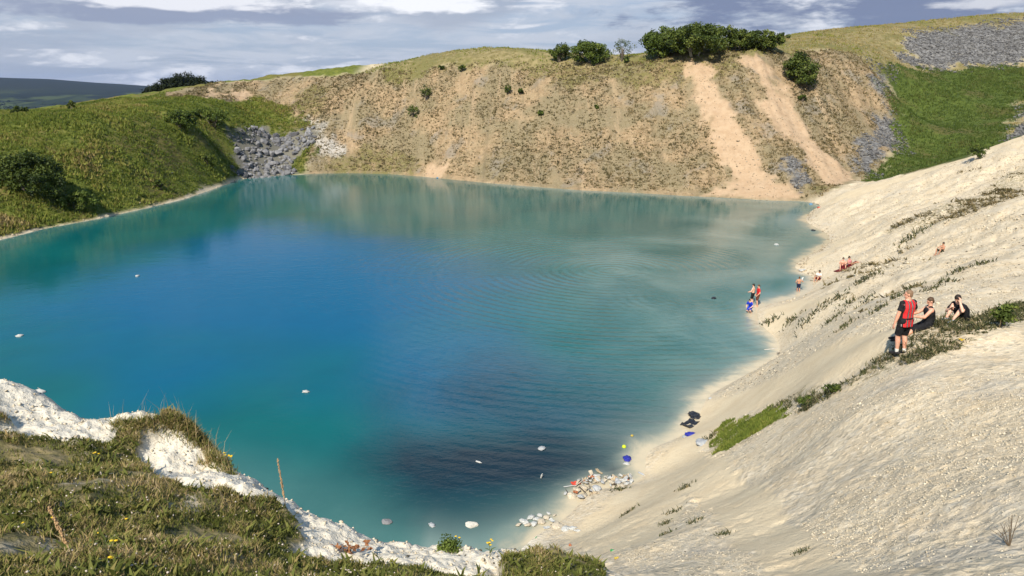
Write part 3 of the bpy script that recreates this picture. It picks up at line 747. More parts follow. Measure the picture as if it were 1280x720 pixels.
def scatter():
    # left bank: rank grass and herbs
    def zb(x, y): return zone_w('bank', x, y) * (1 - zone_w('rubble', x, y)) * (poly_sd(shore, x, y) < -0.5)
    p = sample(42000, -95, -28, 50, 170, zb); p = p[frame_keep(p)]
    n1 = fbm(p[:, 0] / 9, p[:, 1] / 9, 51, 4); n2 = fbm(p[:, 0] / 2.2, p[:, 1] / 2.2, 52, 3)
    hh = np.clip(0.34 + 0.22 * n2 + 0.15 * n1, 0.12, 0.8)
    tt = np.clip(0.36 + 0.55 * n1 + 0.3 * n2 + RNG.normal(0, 0.13, len(p)), 0, 1)
    q = expand(p, 6, hh * 0.55)
    o = blades('bank_grass', q, np.repeat(hh, 6) * RNG.uniform(0.6, 1.2, len(q)), np.repeat(hh, 6) * RNG.uniform(0.25, 0.6, len(q)), RNG.uniform(0.2, 0.9, len(q)), np.clip(np.repeat(tt, 6) + RNG.normal(0, 0.1, len(q)), 0, 1), M_BANK, 1)
    tag(o, kind='stuff')
    # pit wall: low tufts, sparse on the bare slips
    def zw(x, y):
        m = smooth(-1, 1, poly_sd(WALL_W, x, y)) * (1 - zone_w('slip', x, y) * 0.93) * (1 - 0.8 * zone_w('grey', x, y)) * (1 - zone_w('rubble', x, y)) * (poly_sd(shore, x, y) < -0.8)
        return m * (0.5 + 0.75 * fbm(x / 2.4, y / 12, 53, 4) + 0.3 * fbm(x / 9, y / 9, 67, 2)) * 1.25 + 0.4 * zone_w('wallveg', x, y) * m
    p = sample(36000, -75, 80, 100, 190, zw, 0.5); p = p[frame_keep(p)]
    n1 = fbm(p[:, 0] / 12, p[:, 1] / 12, 54, 4)
    hh = np.clip(RNG.gamma(3.0, 0.052, len(p)), 0.06, 0.42)
    tt = np.clip(RNG.normal(0.34, 0.27, len(p)) - 0.3 * n1, 0, 1)
    q = expand(p, 6, hh * 0.5)
    o = blades('scree_tufts', q, np.repeat(hh, 6) * RNG.uniform(0.5, 1.1, len(q)), np.repeat(hh, 6) * RNG.uniform(0.4, 0.9, len(q)), RNG.uniform(0.2, 0.9, len(q)), np.clip(np.repeat(tt, 6) + RNG.normal(0, 0.08, len(q)), 0, 1), M_WALLV, 1)
    tag(o, kind='stuff')
    # green slope, rim meadow
    p = sample(14000, 40, 120, 110, 180, lambda x, y: zone_w('green', x, y)); p = p[frame_keep(p)]
    n1 = fbm(p[:, 0] / 5, p[:, 1] / 5, 55, 3); hh = np.clip(0.3 + 0.2 * n1, 0.1, 0.6)
    q = expand(p, 5, hh * 0.6)
    o = blades('slope_grass', q, np.repeat(hh, 5) * RNG.uniform(0.6, 1.2, len(q)), np.repeat(hh, 5) * 0.5, RNG.uniform(0.2, 0.8, len(q)), np.clip(np.repeat(0.45 + 0.5 * n1, 5) + RNG.normal(0, 0.15, len(q)), 0, 1), M_GREEN, 1)
    tag(o, kind='stuff')
    p = sample(20000, -60, 150, 125, 240, lambda x, y: masks(x, y)['rim']); p = p[frame_keep(p)]
    n1 = fbm(p[:, 0] / 8, p[:, 1] / 8, 56, 4); hh = np.clip(0.28 + 0.2 * n1, 0.1, 0.7)
    q = expand(p, 4, hh * 0.7)
    o = blades('rim_grass', q, np.repeat(hh, 4) * RNG.uniform(0.5, 1.2, len(q)), np.repeat(hh, 4) * 0.6, RNG.uniform(0.2, 0.8, len(q)), np.clip(np.repeat(0.62 - 0.5 * n1 + 0.22 * smooth(30, 80, p[:, 0]), 4) + RNG.normal(0, 0.12, len(q)), 0, 1), M_BANK, 1)
    tag(o, kind='stuff')
    # turf on the ledge at the photographer's feet
    def zl(x, y):
        return zone_w('ledge', x, y) * (0.62 + 1.1 * fbm(x / 0.7, y / 0.7, 57, 4))
    p = sample(150000, -9.0, 2.2, 1.6, 12.0, zl, 0.45, polar=False)
    p = p[frame_keep(p, 160)]
    n1 = fbm(p[:, 0] / 1.1, p[:, 1] / 1.1, 58, 4); n2 = fbm(p[:, 0] / 0.3, p[:, 1] / 0.3, 59, 3)
    hh = np.clip(0.05 + 0.04 * n1 + 0.045 * n2, 0.016, 0.15) * RNG.uniform(0.5, 1.25, len(p))
    tt = np.clip(0.42 + 0.7 * n1 + 0.06 * np.clip(-p[:, 0] - 2, 0, 3) + 0.4 * n2 + 0.035 * (6 - p[:, 1]) + RNG.normal(0, 0.2, len(p)), 0, 1)
    o = blades('turf_grass', p, hh, RNG.uniform(0.005, 0.014, len(p)), RNG.uniform(0.2, 1.1, len(p)), tt, M_TURF, 2)
    tag(o, kind='stuff')
    k = RNG.choice(len(p), 900, replace=False)
    o = stones('clover_heads', p[k] + np.array([0, 0, 0.05]) * RNG.uniform(0.4, 1.4, (900, 1)), RNG.uniform(0.012, 0.024, 900), M_CLOVER, (0.8, 1.0)); tag(o, kind='stuff')
    k = RNG.choice(len(p), 900, replace=False); bp = p[k]
    q = np.repeat(bp, 5, axis=0); q[:, :2] += RNG.normal(0, 0.018, (len(q), 2))
    o = blades('broad_leaved_weeds', q, RNG.uniform(0.04, 0.11, len(q)), RNG.uniform(0.02, 0.04, len(q)), RNG.uniform(0.5, 1.5, len(q)), np.clip(RNG.normal(0.25, 0.2, len(q)), 0, 1), M_TURF, 2); tag(o, kind='stuff')
    # overhanging long grass on the hummock's edge and its thin flowering stems
    hp = ground([(x, y) for x, y in [(205, 530), (215, 530), (225, 531), (235, 534), (245, 540), (255, 547), (263, 556), (270, 566), (276, 577), (284, 590), (250, 552), (240, 545), (262, 572), (150, 533), (170, 530), (185, 529)]])
    hp = np.array([list(v) for v in hp]); hp = np.repeat(hp, 170, axis=0)
    hp[:, 0] += RNG.normal(0, 0.07, len(hp)); hp[:, 1] += RNG.normal(0, 0.07, len(hp)); hp[:, 2] = G(hp[:, 0], hp[:, 1])
    o = blades('long_grass', hp, RNG.uniform(0.04, 0.13, len(hp)), RNG.uniform(0.006, 0.013, len(hp)), RNG.uniform(0.3, 1.6, len(hp)), np.clip(RNG.normal(0.45, 0.24, len(hp)), 0, 1), M_TURF, 2)
    tag(o, kind='stuff')
    sp = hp[RNG.choice(len(hp), 90)]
    o = blades('flowering_grass_stems', sp, RNG.uniform(0.22, 0.5, len(sp)), RNG.uniform(0.003, 0.006, len(sp)), RNG.uniform(0.1, 0.5, len(sp)), RNG.uniform(0.6, 1.0, len(sp)), M_TURF, 2)
    tag(o, kind='stuff')
    # small herbs on the chalk slope: the green patch by the shore, the strip behind the men, the dry strip far up
    def zp(x, y): return smooth(-0.15, 0.15, poly_sd(ZONES['weed'][0], x, y) + 0.5 * fbm(x / 0.8, y / 0.8, 60, 3))
    p = sample(15000, 5, 14, 22, 36, zp, 0.5)
    o = blades('shore_grass_patch', p, RNG.uniform(0.03, 0.12, len(p)) * (1 + fbm(p[:, 0] / 0.5, p[:, 1] / 0.5, 66, 2)), RNG.uniform(0.015, 0.04, len(p)), RNG.uniform(0.2, 0.9, len(p)), np.clip(0.3 + 0.3 * fbm(p[:, 0] / 0.7, p[:, 1] / 0.7, 61, 3) + RNG.normal(0, 0.12, len(p)), 0, 1), M_BANK, 2)
    tag(o, kind='stuff')
    def zs(x, y):
        return np.maximum(smooth(-0.3, 0.3, poly_sd(ZONES['weed'][1], x, y)), 0) * (0.5 + 0.95 * fbm(x / 0.9, y / 0.9, 62, 3))
    p = sample(1500, 6, 26, 14, 34, zs, 0.52)
    hh = np.clip(RNG.gamma(2.2, 0.034, len(p)), 0.03, 0.34)
    q = expand(p, 12, hh * 0.6)
    o = blades('chalk_weeds', q, np.repeat(hh, 12) * RNG.uniform(0.5, 1.2, len(q)), RNG.uniform(0.015, 0.04, len(q)), RNG.uniform(0.4, 1.6, len(q)), np.clip(RNG.normal(0.42, 0.28, len(q)), 0, 1), M_WEED, 2)
    tag(o, kind='stuff')
    pl = [(830, 655), (832, 668), (855, 610), (775, 612), (786, 640), (868, 652), (905, 668), (1002, 690), (890, 545), (842, 640), (1050, 372), (1030, 382), (1062, 380), (1085, 376), (1096, 388), (1120, 372), (1010, 398), (1140, 360), (1182, 352), (1090, 345), (1076, 352), (962, 402), (988, 402), (1135, 300), (1150, 290), (1230, 330), (1200, 338), (1040, 400), (1056, 408), (1164, 362)]
    q0 = np.array([list(v) for v in ground(pl)]); q = np.repeat(q0, 60, axis=0); rr = np.hypot(q[:, 0], q[:, 1]); q[:, 0] += RNG.normal(0, 1, len(q)) * rr * 0.0062; q[:, 1] += RNG.normal(0, 1, len(q)) * rr * 0.0062; q[:, 2] = G(q[:, 0], q[:, 1])
    o = blades('sparse_weeds', q, rr * RNG.uniform(0.0015, 0.006, len(q)), rr * RNG.uniform(0.0008, 0.002, len(q)), RNG.uniform(0.4, 1.6, len(q)), np.clip(RNG.normal(0.38, 0.25, len(q)), 0, 1), M_WEED, 2)
    tag(o, kind='stuff')
    def zd(x, y):
        a = smooth(-1.0, 1.0, poly_sd(ZONES['weed'][2], x, y) + 3 * fbm(x / 5, y / 5, 63, 3)) * (0.55 + 0.8 * fbm(x / 1.5, y / 3, 64, 3))
        b = 0.55 * smooth(0.28, 0.5, fbm(x / 3 + y / 9, y / 14, 65, 4)) * (x > 14) * (y > 32) * (1 - zone_w('sand', x, y))
        return np.maximum(a, b) * (poly_sd(shore, x, y) < -1.5) * (r_ok(x, y))
    def r_ok(x, y): return (np.hypot(x, y) < 100)
    p = sample(1700, 10, 75, 30, 98, zd, 0.55); p = p[frame_keep(p)]
    hh = np.clip(RNG.gamma(3, 0.06, len(p)), 0.06, 0.45)
    q = expand(p, 8, hh * 0.7)
    o = blades('dry_slope_weeds', q, np.repeat(hh, 8) * RNG.uniform(0.3, 0.9, len(q)), np.repeat(hh, 8) * 0.5, RNG.uniform(0.5, 1.8, len(q)), np.clip(RNG.normal(0.33, 0.2, len(q)), 0, 1), M_WALLV, 1)
    tag(o, kind='stuff')

M_CLOVER = flat_mat('clover_head', (0.55, 0.47, 0.40), 0.9, 0.2, 40)
OCT_V = np.array([[1, 0, 0], [-1, 0, 0], [0, 1, 0], [0, -1, 0], [0, 0, 1], [0, 0, -1], [.65, .65, .3], [-.6, .62, -.35], [.6, -.66, -.3], [-.62, -.6, .38]], float)
def hull_faces(V):
    bm = bmesh.new()
    for v in V: bm.verts.new(v)
    bmesh.ops.convex_hull(bm, input=bm.verts); bmesh.ops.triangulate(bm, faces=bm.faces)
    bm.verts.index_update(); f = np.array([[v.index for v in fc.verts] for fc in bm.faces]); bm.free(); return f
OCT_F = hull_faces(OCT_V)

def stones(name, P_, size, mat, flat=(0.45, 0.8)):
    N = len(P_); nv = len(OCT_V)
    V = OCT_V[None] * RNG.uniform(0.62, 1.25, (N, nv, 1))
    V = V * np.stack([RNG.uniform(0.75, 1.3, N), RNG.uniform(0.6, 1.1, N), RNG.uniform(*flat, N)], 1)[:, None, :]
    a = RNG.uniform(0, 2 * np.pi, N); c, s = np.cos(a), np.sin(a)
    tl = RNG.normal(0, 0.35, N); ct, st = np.cos(tl), np.sin(tl)
    y, z = V[..., 1] * ct[:, None] - V[..., 2] * st[:, None], V[..., 1] * st[:, None] + V[..., 2] * ct[:, None]
    x = V[..., 0]
    V = np.stack([x * c[:, None] - y * s[:, None], x * s[:, None] + y * c[:, None], z], 2) * (size / 2)[:, None, None] + P_[:, None, :] + np.array([0, 0, 1])[None, None] * (size * 0.12)[:, None, None]
    L = (OCT_F[None] + (np.arange(N) * nv)[:, None, None]).reshape(-1)
    return np_mesh(name, V.reshape(-1, 3), L, np.arange(N * len(OCT_F)) * 3, mat, {'tint': (np.repeat(RNG.uniform(0, 1, N), nv), 'FLOAT')})

def stone_mat(name, a, b_, bump=0.02, sc=14.0):
    m, t, b = new_mat(name)
    pos = t.new('ShaderNodeNewGeometry').outputs['Position']
    n = t.noise(pos, sc, 4, 0.65)
    c = t.mix(t.attr('tint'), a, b_)
    c = t.mix(t.ramp(n, 0.35, 0.7, 0, 0.4), c, tuple(v * 0.6 for v in a))
    t.lk(c, b.inputs['Base Color']); b.inputs['Roughness'].default_value = 0.95; b.inputs['Specular IOR Level'].default_value = 0.15
    t.lk(t.bump(n, 0.6, bump), b.inputs['Normal'])
    return m
M_CHALKST = stone_mat('chalk_stones', (0.44, 0.365, 0.255), (0.70, 0.62, 0.48))
M_GREYST = stone_mat('grey_stones', (0.075, 0.073, 0.074), (0.22, 0.215, 0.21), 0.05, 4)
M_TANST = stone_mat('tan_stones', (0.22, 0.17, 0.11), (0.50, 0.42, 0.31), 0.05, 5)
M_DARKST = stone_mat('dark_stones', (0.08, 0.07, 0.05), (0.2, 0.17, 0.13), 0.02, 8)

def scatter_stones():
    # right slope: thickest toward the lower right corner
    def zr(x, y):
        base = (poly_sd(shore, x, y) < -0.6) * (1 - 0.9 * zone_w('sand', x, y)) * (x > 2.2)
        return base * (0.42 + 0.75 * fbm(x / 2.2, y / 2.2, 71, 3) + 0.25 * smooth(6, 14, x) * smooth(18, 9, y))
    for N, box, lo, hi, sh in ((52000, (2.2, 12, 3.5, 14), 0.008, 0.085, 2.6), (46000, (4, 26, 9, 26), 0.014, 0.15, 2.2), (16000, (6, 45, 22, 60), 0.04, 0.26, 1.8), (9000, (12, 70, 45, 98), 0.08, 0.5, 1.5)):
        p = sample(N, box[0], box[1], box[2], box[3], zr, 0.55)
        p = p[frame_keep(p)]
        sz = lo + (hi - lo) * RNG.power(0.38, len(p)) * 1.0
        sz = lo + (hi - lo) * RNG.beta(1, 9, len(p))
        o = stones('loose_chalk_stones', p, sz, M_CHALKST); tag(o, kind='stuff')
    p = sample(3200, 2.4, 40, 3.5, 50, zr, 0.5); p = p[frame_keep(p)]
    o = stones('loose_dark_stones', p, np.hypot(p[:, 0], p[:, 1]) * (0.0008 + 0.0045 * RNG.beta(1, 5, len(p))), M_DARKST); tag(o, kind='stuff')
    # broken chalk along the ledge lip
    def zl(x, y): return (1 - zone_w('ledge', x, y)) * (x < 1.0) * (np.hypot(x, y) < 13) * (0.9 + 0.6 * fbm(x / 0.7, y / 0.7, 72, 2))
    p = sample(6000, -11, 1.2, 6.5, 13, zl, 0.62); p = p[frame_keep(p)]
    o = stones('broken_chalk', p, 0.012 + 0.13 * RNG.beta(1, 9, len(p)), M_CHALKST, (0.5, 0.95)); tag(o, kind='stuff')
    p = sample(260, -11, 1.2, 6.5, 13, zl, 0.6)
    o = stones('flint_chips', p, RNG.uniform(0.02, 0.06, len(p)), M_DARKST); tag(o, kind='stuff')
    # wall, slips, grey scree
    def zw(x, y): return smooth(-1, 1, poly_sd(WALL_W, x, y)) * (poly_sd(shore, x, y) < -0.5) * (0.6 + 0.6 * fbm(x / 4, y / 4, 73, 3))
    p = sample(9000, -75, 80, 100, 190, zw, 0.5); p = p[frame_keep(p)]
    o = stones('wall_stones', p, 0.12 + 0.5 * RNG.beta(1, 6, len(p)), M_TANST); tag(o, kind='stuff')
    p = sample(9000, 20, 140, 105, 212, lambda x, y: zone_w('grey', x, y)); p = p[frame_keep(p)]
    o = stones('grey_scree_stones', p, 0.25 + 0.8 * RNG.beta(1, 5, len(p)), M_GREYST); tag(o, kind='stuff')
    # strand line along the far and left shores
    L = np.vstack([shore[2:33]])
    seg = np.concatenate([L[:-1][:, None] + (L[1:] - L[:-1])[:, None] * np.linspace(0, 1, 40)[None, :, None]]).reshape(-1, 2)
    seg = seg + RNG.normal(0, 0.3, seg.shape) + (seg - CEN) / np.linalg.norm(seg - CEN, axis=1, keepdims=True) * 0.25
    p = np.column_stack([seg, np.maximum(G(seg[:, 0], seg[:, 1]), -0.02)])
    o = stones('shore_stones', p, 0.08 + 0.5 * RNG.beta(1, 7, len(p)), M_TANST); tag(o, kind='stuff')
scatter()
scatter_stones()

# ------------------------------------------------------------------ boulders of the rubble pile (each its own object)
def boulder_mesh(seed, squash=0.75):
    rnd = random.Random(seed)
    bm = bmesh.new()
    for _ in range(22):
        v = Vector((rnd.gauss(0, 1), rnd.gauss(0, 1), rnd.gauss(0, 1))).normalized()
        m_ = max(abs(v.x), abs(v.y), abs(v.z)); v = v / (m_ ** 0.6) * rnd.uniform(0.85, 1.05)
        bm.verts.new((v.x * 0.5 * rnd.uniform(.95, 1.05), v.y * 0.42, v.z * 0.5 * squash))
    r = bmesh.ops.convex_hull(bm, input=bm.verts)
    bmesh.ops.delete(bm, geom=[v for v in bm.verts if not v.link_faces], context='VERTS')
    bmesh.ops.bevel(bm, geom=list(bm.edges), offset=0.022, segments=1, affect='EDGES')
    return bm
def rock_mat(name, a, b_):
    m, t, b = new_mat(name)
    tc = t.new('ShaderNodeTexCoord').outputs['Object']
    oi = t.new('ShaderNodeObjectInfo').outputs['Random']
    n = t.noise(tc, 3.0, 5, 0.65)
    c = t.mix(oi, a, b_); c = t.mix(t.ramp(n, 0.4, 0.7, 0, 0.55), c, tuple(v * 0.55 for v in a)); c = t.mix(t.ramp(t.noise(tc, 7.0, 3), 0.6, 0.75, 0, 0.5), c, (0.42, 0.40, 0.36))
    t.lk(c, b.inputs['Base Color']); b.inputs['Roughness'].default_value = 0.92; b.inputs['Specular IOR Level'].default_value = 0.2
    t.lk(t.bump(n, 0.7, 0.06), b.inputs['Normal']); return m
M_ROCK = rock_mat('limestone', (0.10, 0.10, 0.108), (0.27, 0.265, 0.27))
M_PALEROCK = rock_mat('pale_chalk_rock', (0.50, 0.47, 0.41), (0.62, 0.59, 0.53))

def boulders():
    protos = [bm_obj('boulder', boulder_mesh(40 + k, 0.62 + 0.06 * k), M_ROCK) for k in range(7)]
    used = set()
    Z = ZONES['rubble'][0]
    cand = sample(1600, Z[:, 0].min(), Z[:, 0].max(), Z[:, 1].min(), Z[:, 1].max(), lambda x, y: zone_w('rubble', x, y) * (y < 160), 0.5)
    pts = []
    for c in cand:
        s = 0.5 + 1.1 * random.random() ** 2.0
        if all((c[0] - q[0]) ** 2 + (c[1] - q[1]) ** 2 > (0.21 * (s + q[3])) ** 2 for q in pts): pts.append((c[0], c[1], c[2], s))
        if len(pts) >= 280: break
    for k, (x, y, z, s) in enumerate(pts):
        i = k % 7
        o = protos[i] if i not in used else protos[i].copy()
        if i in used: COL.objects.link(o)
        used.add(i)
        o.location = (x, y, z + 0.12 * s); o.scale = (s * random.uniform(.85, 1.3), s * random.uniform(.85, 1.2), s)
        o.rotation_euler = (random.gauss(0, .5), random.gauss(0, .5), random.uniform(0, 6.28))
        tag(o, 'angular grey boulder in the tumbled rock pile on the far left shore', 'boulder', 'boulders of the rubble pile')
    # single pale rocks
    for px, w, lab in [((45, 493), 0.95, 'flat pale rock just breaking the water below the left chalk ledge'), ((484, 653), 0.42, 'round grey rock in the shallows left of the dark dye, nearest the ledge'),
                       ((590, 657), 0.5, 'pale stone in the shallows above the yellow flowers'), ((306, 219), 1.6, 'pale rounded boulder at the waterline, at the left foot of the rubble pile')]:
        p = at_z(px[0], px[1], 0.0)
        o = bm_obj('boulder', boulder_mesh(int(px[0]), 0.5), M_PALEROCK if px[0] != 484 else M_ROCK)
        o.location = (p[0], p[1], 0.02); o.scale = (w, w, w * 0.6); o.rotation_euler = (0.1, 0.1, px[0]); tag(o, lab, 'rock')
boulders()

# ------------------------------------------------------------------ trees and bushes
def tube(bm, pts, rad, n=7):
    rings = []
    for k, p in enumerate(pts):
        a = pts[max(k - 1, 0)]; b = pts[min(k + 1, len(pts) - 1)]
        d = (Vector(b) - Vector(a)).normalized()
        u = d.orthogonal().normalized(); v = d.cross(u)
        rings.append([bm.verts.new(Vector(p) + (u * math.cos(2 * math.pi * i / n) + v * math.sin(2 * math.pi * i / n)) * rad[k]) for i in range(n)])
    for A_, B_ in zip(rings[:-1], rings[1:]):
        for i in range(n): bm.faces.new((A_[i], A_[(i + 1) % n], B_[(i + 1) % n], B_[i]))
    bm.faces.new(rings[0][::-1]); bm.faces.new(rings[-1])

def leaves(name, C, R, n, size, mat, parent=None, tint0=0.5):
    """leaf-sized quads in clumps: C clump centres, R clump radii, n leaves each"""
    C = np.asarray(C, float); R = np.asarray(R, float)
    N = len(C) * n
    d = RNG.normal(0, 1, (N, 3)); d /= np.linalg.norm(d, axis=1, keepdims=True)
    p = np.repeat(C, n, axis=0) + d * (np.repeat(R, n) * RNG.uniform(0.25, 1.0, N) ** 0.6)[:, None] * np.array([1, 1, 0.8])
    u = RNG.normal(0, 1, (N, 3)); u /= np.linalg.norm(u, axis=1, keepdims=True)
    nn = d * 0.7 + RNG.normal(0, 0.6, (N, 3)) + np.array([0, 0, 0.5]); v = np.cross(nn, u); v /= np.linalg.norm(v, axis=1, keepdims=True) + 1e-9
    u = np.cross(v, nn); u /= np.linalg.norm(u, axis=1, keepdims=True) + 1e-9
    s = (size * RNG.uniform(0.6, 1.3, N))[:, None]
    V = np.stack([p - u * s, p - v * s * 0.55, p + u * s, p + v * s * 0.55], 1).reshape(-1, 3)
    ti = np.clip(np.repeat(np.clip(tint0 + RNG.normal(0, 0.28, len(C)), 0, 1), n) + RNG.normal(0, 0.12, N), 0, 1)
    o = np_mesh(name, V, np.arange(4 * N), np.arange(N) * 4, mat, {'tint': (np.repeat(ti, 4), 'FLOAT')})
    if parent: o.parent = parent
    return o

M_LEAF_DARK = leaf_mat('dark_leaves', [(0.0, (0.026, 0.042, 0.009)), (0.5, (0.075, 0.105, 0.019)), (1.0, (0.16, 0.19, 0.04))], 0.6, 0.25)
M_LEAF_MID = leaf_mat('mid_leaves', [(0.0, (0.045, 0.07, 0.012)), (0.5, (0.10, 0.14, 0.024)), (1.0, (0.18, 0.22, 0.045))], 0.6, 0.25)
M_LEAF_PALE = leaf_mat('pale_leaves', [(0.0, (0.06, 0.085, 0.03)), (0.5, (0.10, 0.13, 0.05)), (1.0, (0.16, 0.18, 0.08))], 0.6, 0.3)
M_LEAF_CLOUDSHADE = leaf_mat('cloud_shaded_leaves', [(0.0, (0.008, 0.013, 0.005)), (0.5, (0.013, 0.020, 0.007)), (1.0, (0.022, 0.030, 0.010))], 0.7, 0.1)  # near-black leaves: cloud shadow over the far woods put into the colour
M_BARK = flat_mat('bark', (0.16, 0.13, 0.10), 0.9, 0.35, 6.0, 0.1, 0.02)
M_BARKPALE = flat_mat('pale_bark', (0.34, 0.31, 0.26), 0.9, 0.3, 6.0, 0.1, 0.02)

def tree(name, px, wpx, hpx, mat, label, cat, lift=0.22, leaf=0.16, nclump=70, nleaf=46, bark=None, group=None, seed=0, sink=0.06, tint0=0.5, Y=None):
    rnd = random.Random(seed)
    p = ground([px])[0]
    if Y: p = Vector(at_y(px[0], px[1], Y)); p.z = gz(p.x, p.y)
    sc = (p - Vector(CAM)).dot(Vector(FW)) / F_PX
    w, h = wpx * sc, hpx * sc
    root = empty(name, p)
    tag(root, label, cat, group)
    bm = bmesh.new()
    C, R = [], []
    # uneven crown: lobes on limbs
    nl = max(3, int(3 + w / max(h, .1) * 2.4))
    lobes = []
    for k in range(nl):
        a = k / nl * 2 * math.pi + rnd.uniform(-.4, .4); rr = rnd.uniform(0.30, 0.52) * w * 0.62
        lobes.append(Vector((math.cos(a) * rr, math.sin(a) * rr * 0.8, h * rnd.uniform(lift + 0.25, 0.72))))
    lobes.append(Vector((rnd.uniform(-.1, .1) * w, 0, h * 0.74)))
    stems = 2 if lift > 0.12 else 3
    for s_ in range(stems):
        bx = rnd.uniform(-.06, .06) * w
        tube(bm, [(bx, 0, -0.25), (bx * 1.6, 0, h * 0.18), (bx * 2.6, rnd.uniform(-.05, .05) * w, h * 0.42), (bx * 3, 0, h * 0.66)], [h * .035, h * .028, h * .02, h * .008])
        for l in lobes[s_::stems]:
            tube(bm, [(bx * 1.4, 0, h * 0.14), (bx + (l.x - bx) * 0.45, l.y * 0.45, h * 0.14 + (l.z - h * .14) * 0.6), tuple(l)], [h * .02, h * .013, h * .004], 5)
    bm_obj('trunk', bm, bark or M_BARK, root, True)
    for k in range(nclump):
        l = lobes[rnd.randrange(len(lobes))]
        lr = 0.27 * w * rnd.uniform(0.8, 1.1); lz = min(0.34 * h, max(0.2 * h, h - l.z))
        v = Vector((rnd.gauss(0, 1), rnd.gauss(0, 1), rnd.gauss(0, 1) + 0.25)).normalized() * rnd.uniform(0.45, 1.0)
        c = Vector((l.x + v.x * lr, l.y + v.y * lr * 0.85, l.z + v.z * lz))
        c.z = min(max(c.z, h * lift), h * 0.97)
        C.append(c); R.append(rnd.uniform(0.10, 0.18) * min(w, h) + 0.05)
    leaves('crown', C, R, nleaf, leaf, mat, root, tint0)
    return root

RIM = 'trees and bushes on the quarry rim'
tree('bush', (700, 78), 28, 22, M_LEAF_DARK, 'small dark round bush, leftmost of the row on the quarry rim', 'bush', 0.03, 0.16, 70, 46, seed=1, group=RIM)
tree('bush', (737, 80), 50, 28, M_LEAF_MID, 'broad bright green bush on the rim, second from the left in the row', 'bush', 0.03, 0.18, 130, 50, seed=2, group=RIM)
tree('tree', (777, 77), 28, 27, M_LEAF_PALE, 'small airy pale tree on the rim between the bright bush and the big trees', 'tree', 0.3, 0.12, 26, 30, seed=3, group=RIM)
tree('tree', (824, 72), 44, 36, M_LEAF_MID, 'upright leafy tree at the left end of the big clump on the rim', 'tree', 0.04, 0.2, 170, 56, seed=4, group=RIM, tint0=0.3)
tree('tree', (868, 71), 92, 38, M_LEAF_DARK, 'wide spreading dark tree with pale stems, largest on the rim', 'tree', 0.12, 0.21, 330, 60, M_BARKPALE, seed=5, group=RIM)
tree('tree', (922, 63), 46, 25, M_LEAF_DARK, 'low dark tree right of the largest spreading tree on the rim', 'tree', 0.05, 0.19, 140, 52, seed=6, group=RIM)
tree('tree', (955, 62), 58, 23, M_LEAF_DARK, 'broad flat topped tree at the right end of the rim clump', 'tree', 0.05, 0.19, 150, 52, seed=7, group=RIM, tint0=0.6)
tree('bush', (999, 106), 42, 38, M_LEAF_DARK, 'big dark bush growing on the quarry face right of the two bare slips', 'bush', 0.05, 0.18, 150, 52, seed=8)
FS = 'shrubs on the quarry face'
for k, (px, w, h, mt, lab) in enumerate([((1003, 127), 10, 9, M_LEAF_DARK, 'tiny dark shrub just below the big bush on the quarry face'), ((533, 125), 17, 19, M_LEAF_DARK, 'dark upright shrub, upper of the two on the left half of the quarry face'),
        ((517, 147), 19, 15, M_LEAF_MID, 'low green shrub, lower of the two on the left half of the quarry face'), ((634, 118), 9, 11, M_LEAF_DARK, 'small dark shrub near the top middle of the quarry face, left of its twin'),
        ((651, 118), 8, 7, M_LEAF_DARK, 'smallest dark shrub near the top middle of the quarry face, right of its twin'), ((577, 90), 8, 8, M_LEAF_DARK, 'dark little shrub on the rim edge above the middle of the face'),
        ((552, 88), 8, 6, M_LEAF_DARK, 'low little shrub on the rim edge left of the dark little shrub'), ((744, 83), 9, 9, M_LEAF_DARK, 'small dark shrub in front of the broad bright green bush'),
        ((783, 79), 8, 8, M_LEAF_DARK, 'small dark shrub in front of the airy pale tree'), ((676, 145), 8, 7, M_LEAF_MID, 'faint green shrub on the bare middle of the quarry face'), ((746, 136), 6, 5, M_LEAF_MID, 'yellowish little shrub on the right half of the quarry face')]):
    tree('shrub', px, w, h, mt, lab, 'shrub', 0.04, 0.12, 24, 30, seed=20 + k, group=FS, tint0=0.4)
BK = 'bushes on the left bank'
tree('bush', (36, 243), 80, 52, M_LEAF_DARK, 'big dark bush on the left bank at the edge of the photo', 'bush', 0.03, 0.15, 190, 60, seed=40, group=BK, tint0=0.35)
tree('bush', (98, 262), 50, 26, M_LEAF_MID, 'light green leafy bush below the big dark bush near the water', 'bush', 0.03, 0.13, 70, 44, seed=41, group=BK)
tree('bush', (225, 160), 50, 22, M_LEAF_MID, 'green bracken bush on the crest of the left bank, left of its neighbour', 'bush', 0.03, 0.16, 70, 44, seed=42, group=BK, tint0=0.35)
tree('bush', (266, 158), 48, 22, M_LEAF_MID, 'green bracken bush on the left bank nearest to the rubble pile', 'bush', 0.03, 0.16, 70, 44, seed=43, group=BK, tint0=0.4)
tree('bush', (200, 236), 20, 12, M_LEAF_DARK, 'small dark bush low on the left bank near the shore', 'bush', 0.03, 0.12, 26, 34, seed=44, group=BK)
tree('bush', (258, 205), 26, 14, M_LEAF_DARK, 'small dark bush low on the left bank beside the rubble pile', 'bush', 0.03, 0.12, 30, 34, seed=45, group=BK)
tree('bush', (90, 138), 10, 12, M_LEAF_DARK, 'little upright bush on the skyline of the left bank', 'bush', 0.05, 0.13, 22, 30, seed=46, group=BK)
tree('bush', (27, 143), 26, 11, M_LEAF_DARK, 'low dark bush on the skyline at the far left', 'bush', 0.03, 0.14, 30, 34, seed=47, group=BK, tint0=0.2)
tree('bush', (1222, 198), 28, 16, M_LEAF_DARK, 'low scrubby bush beside the pale track at the top of the chalk slope', 'bush', 0.03, 0.09, 36, 34, seed=48, tint0=0.4)
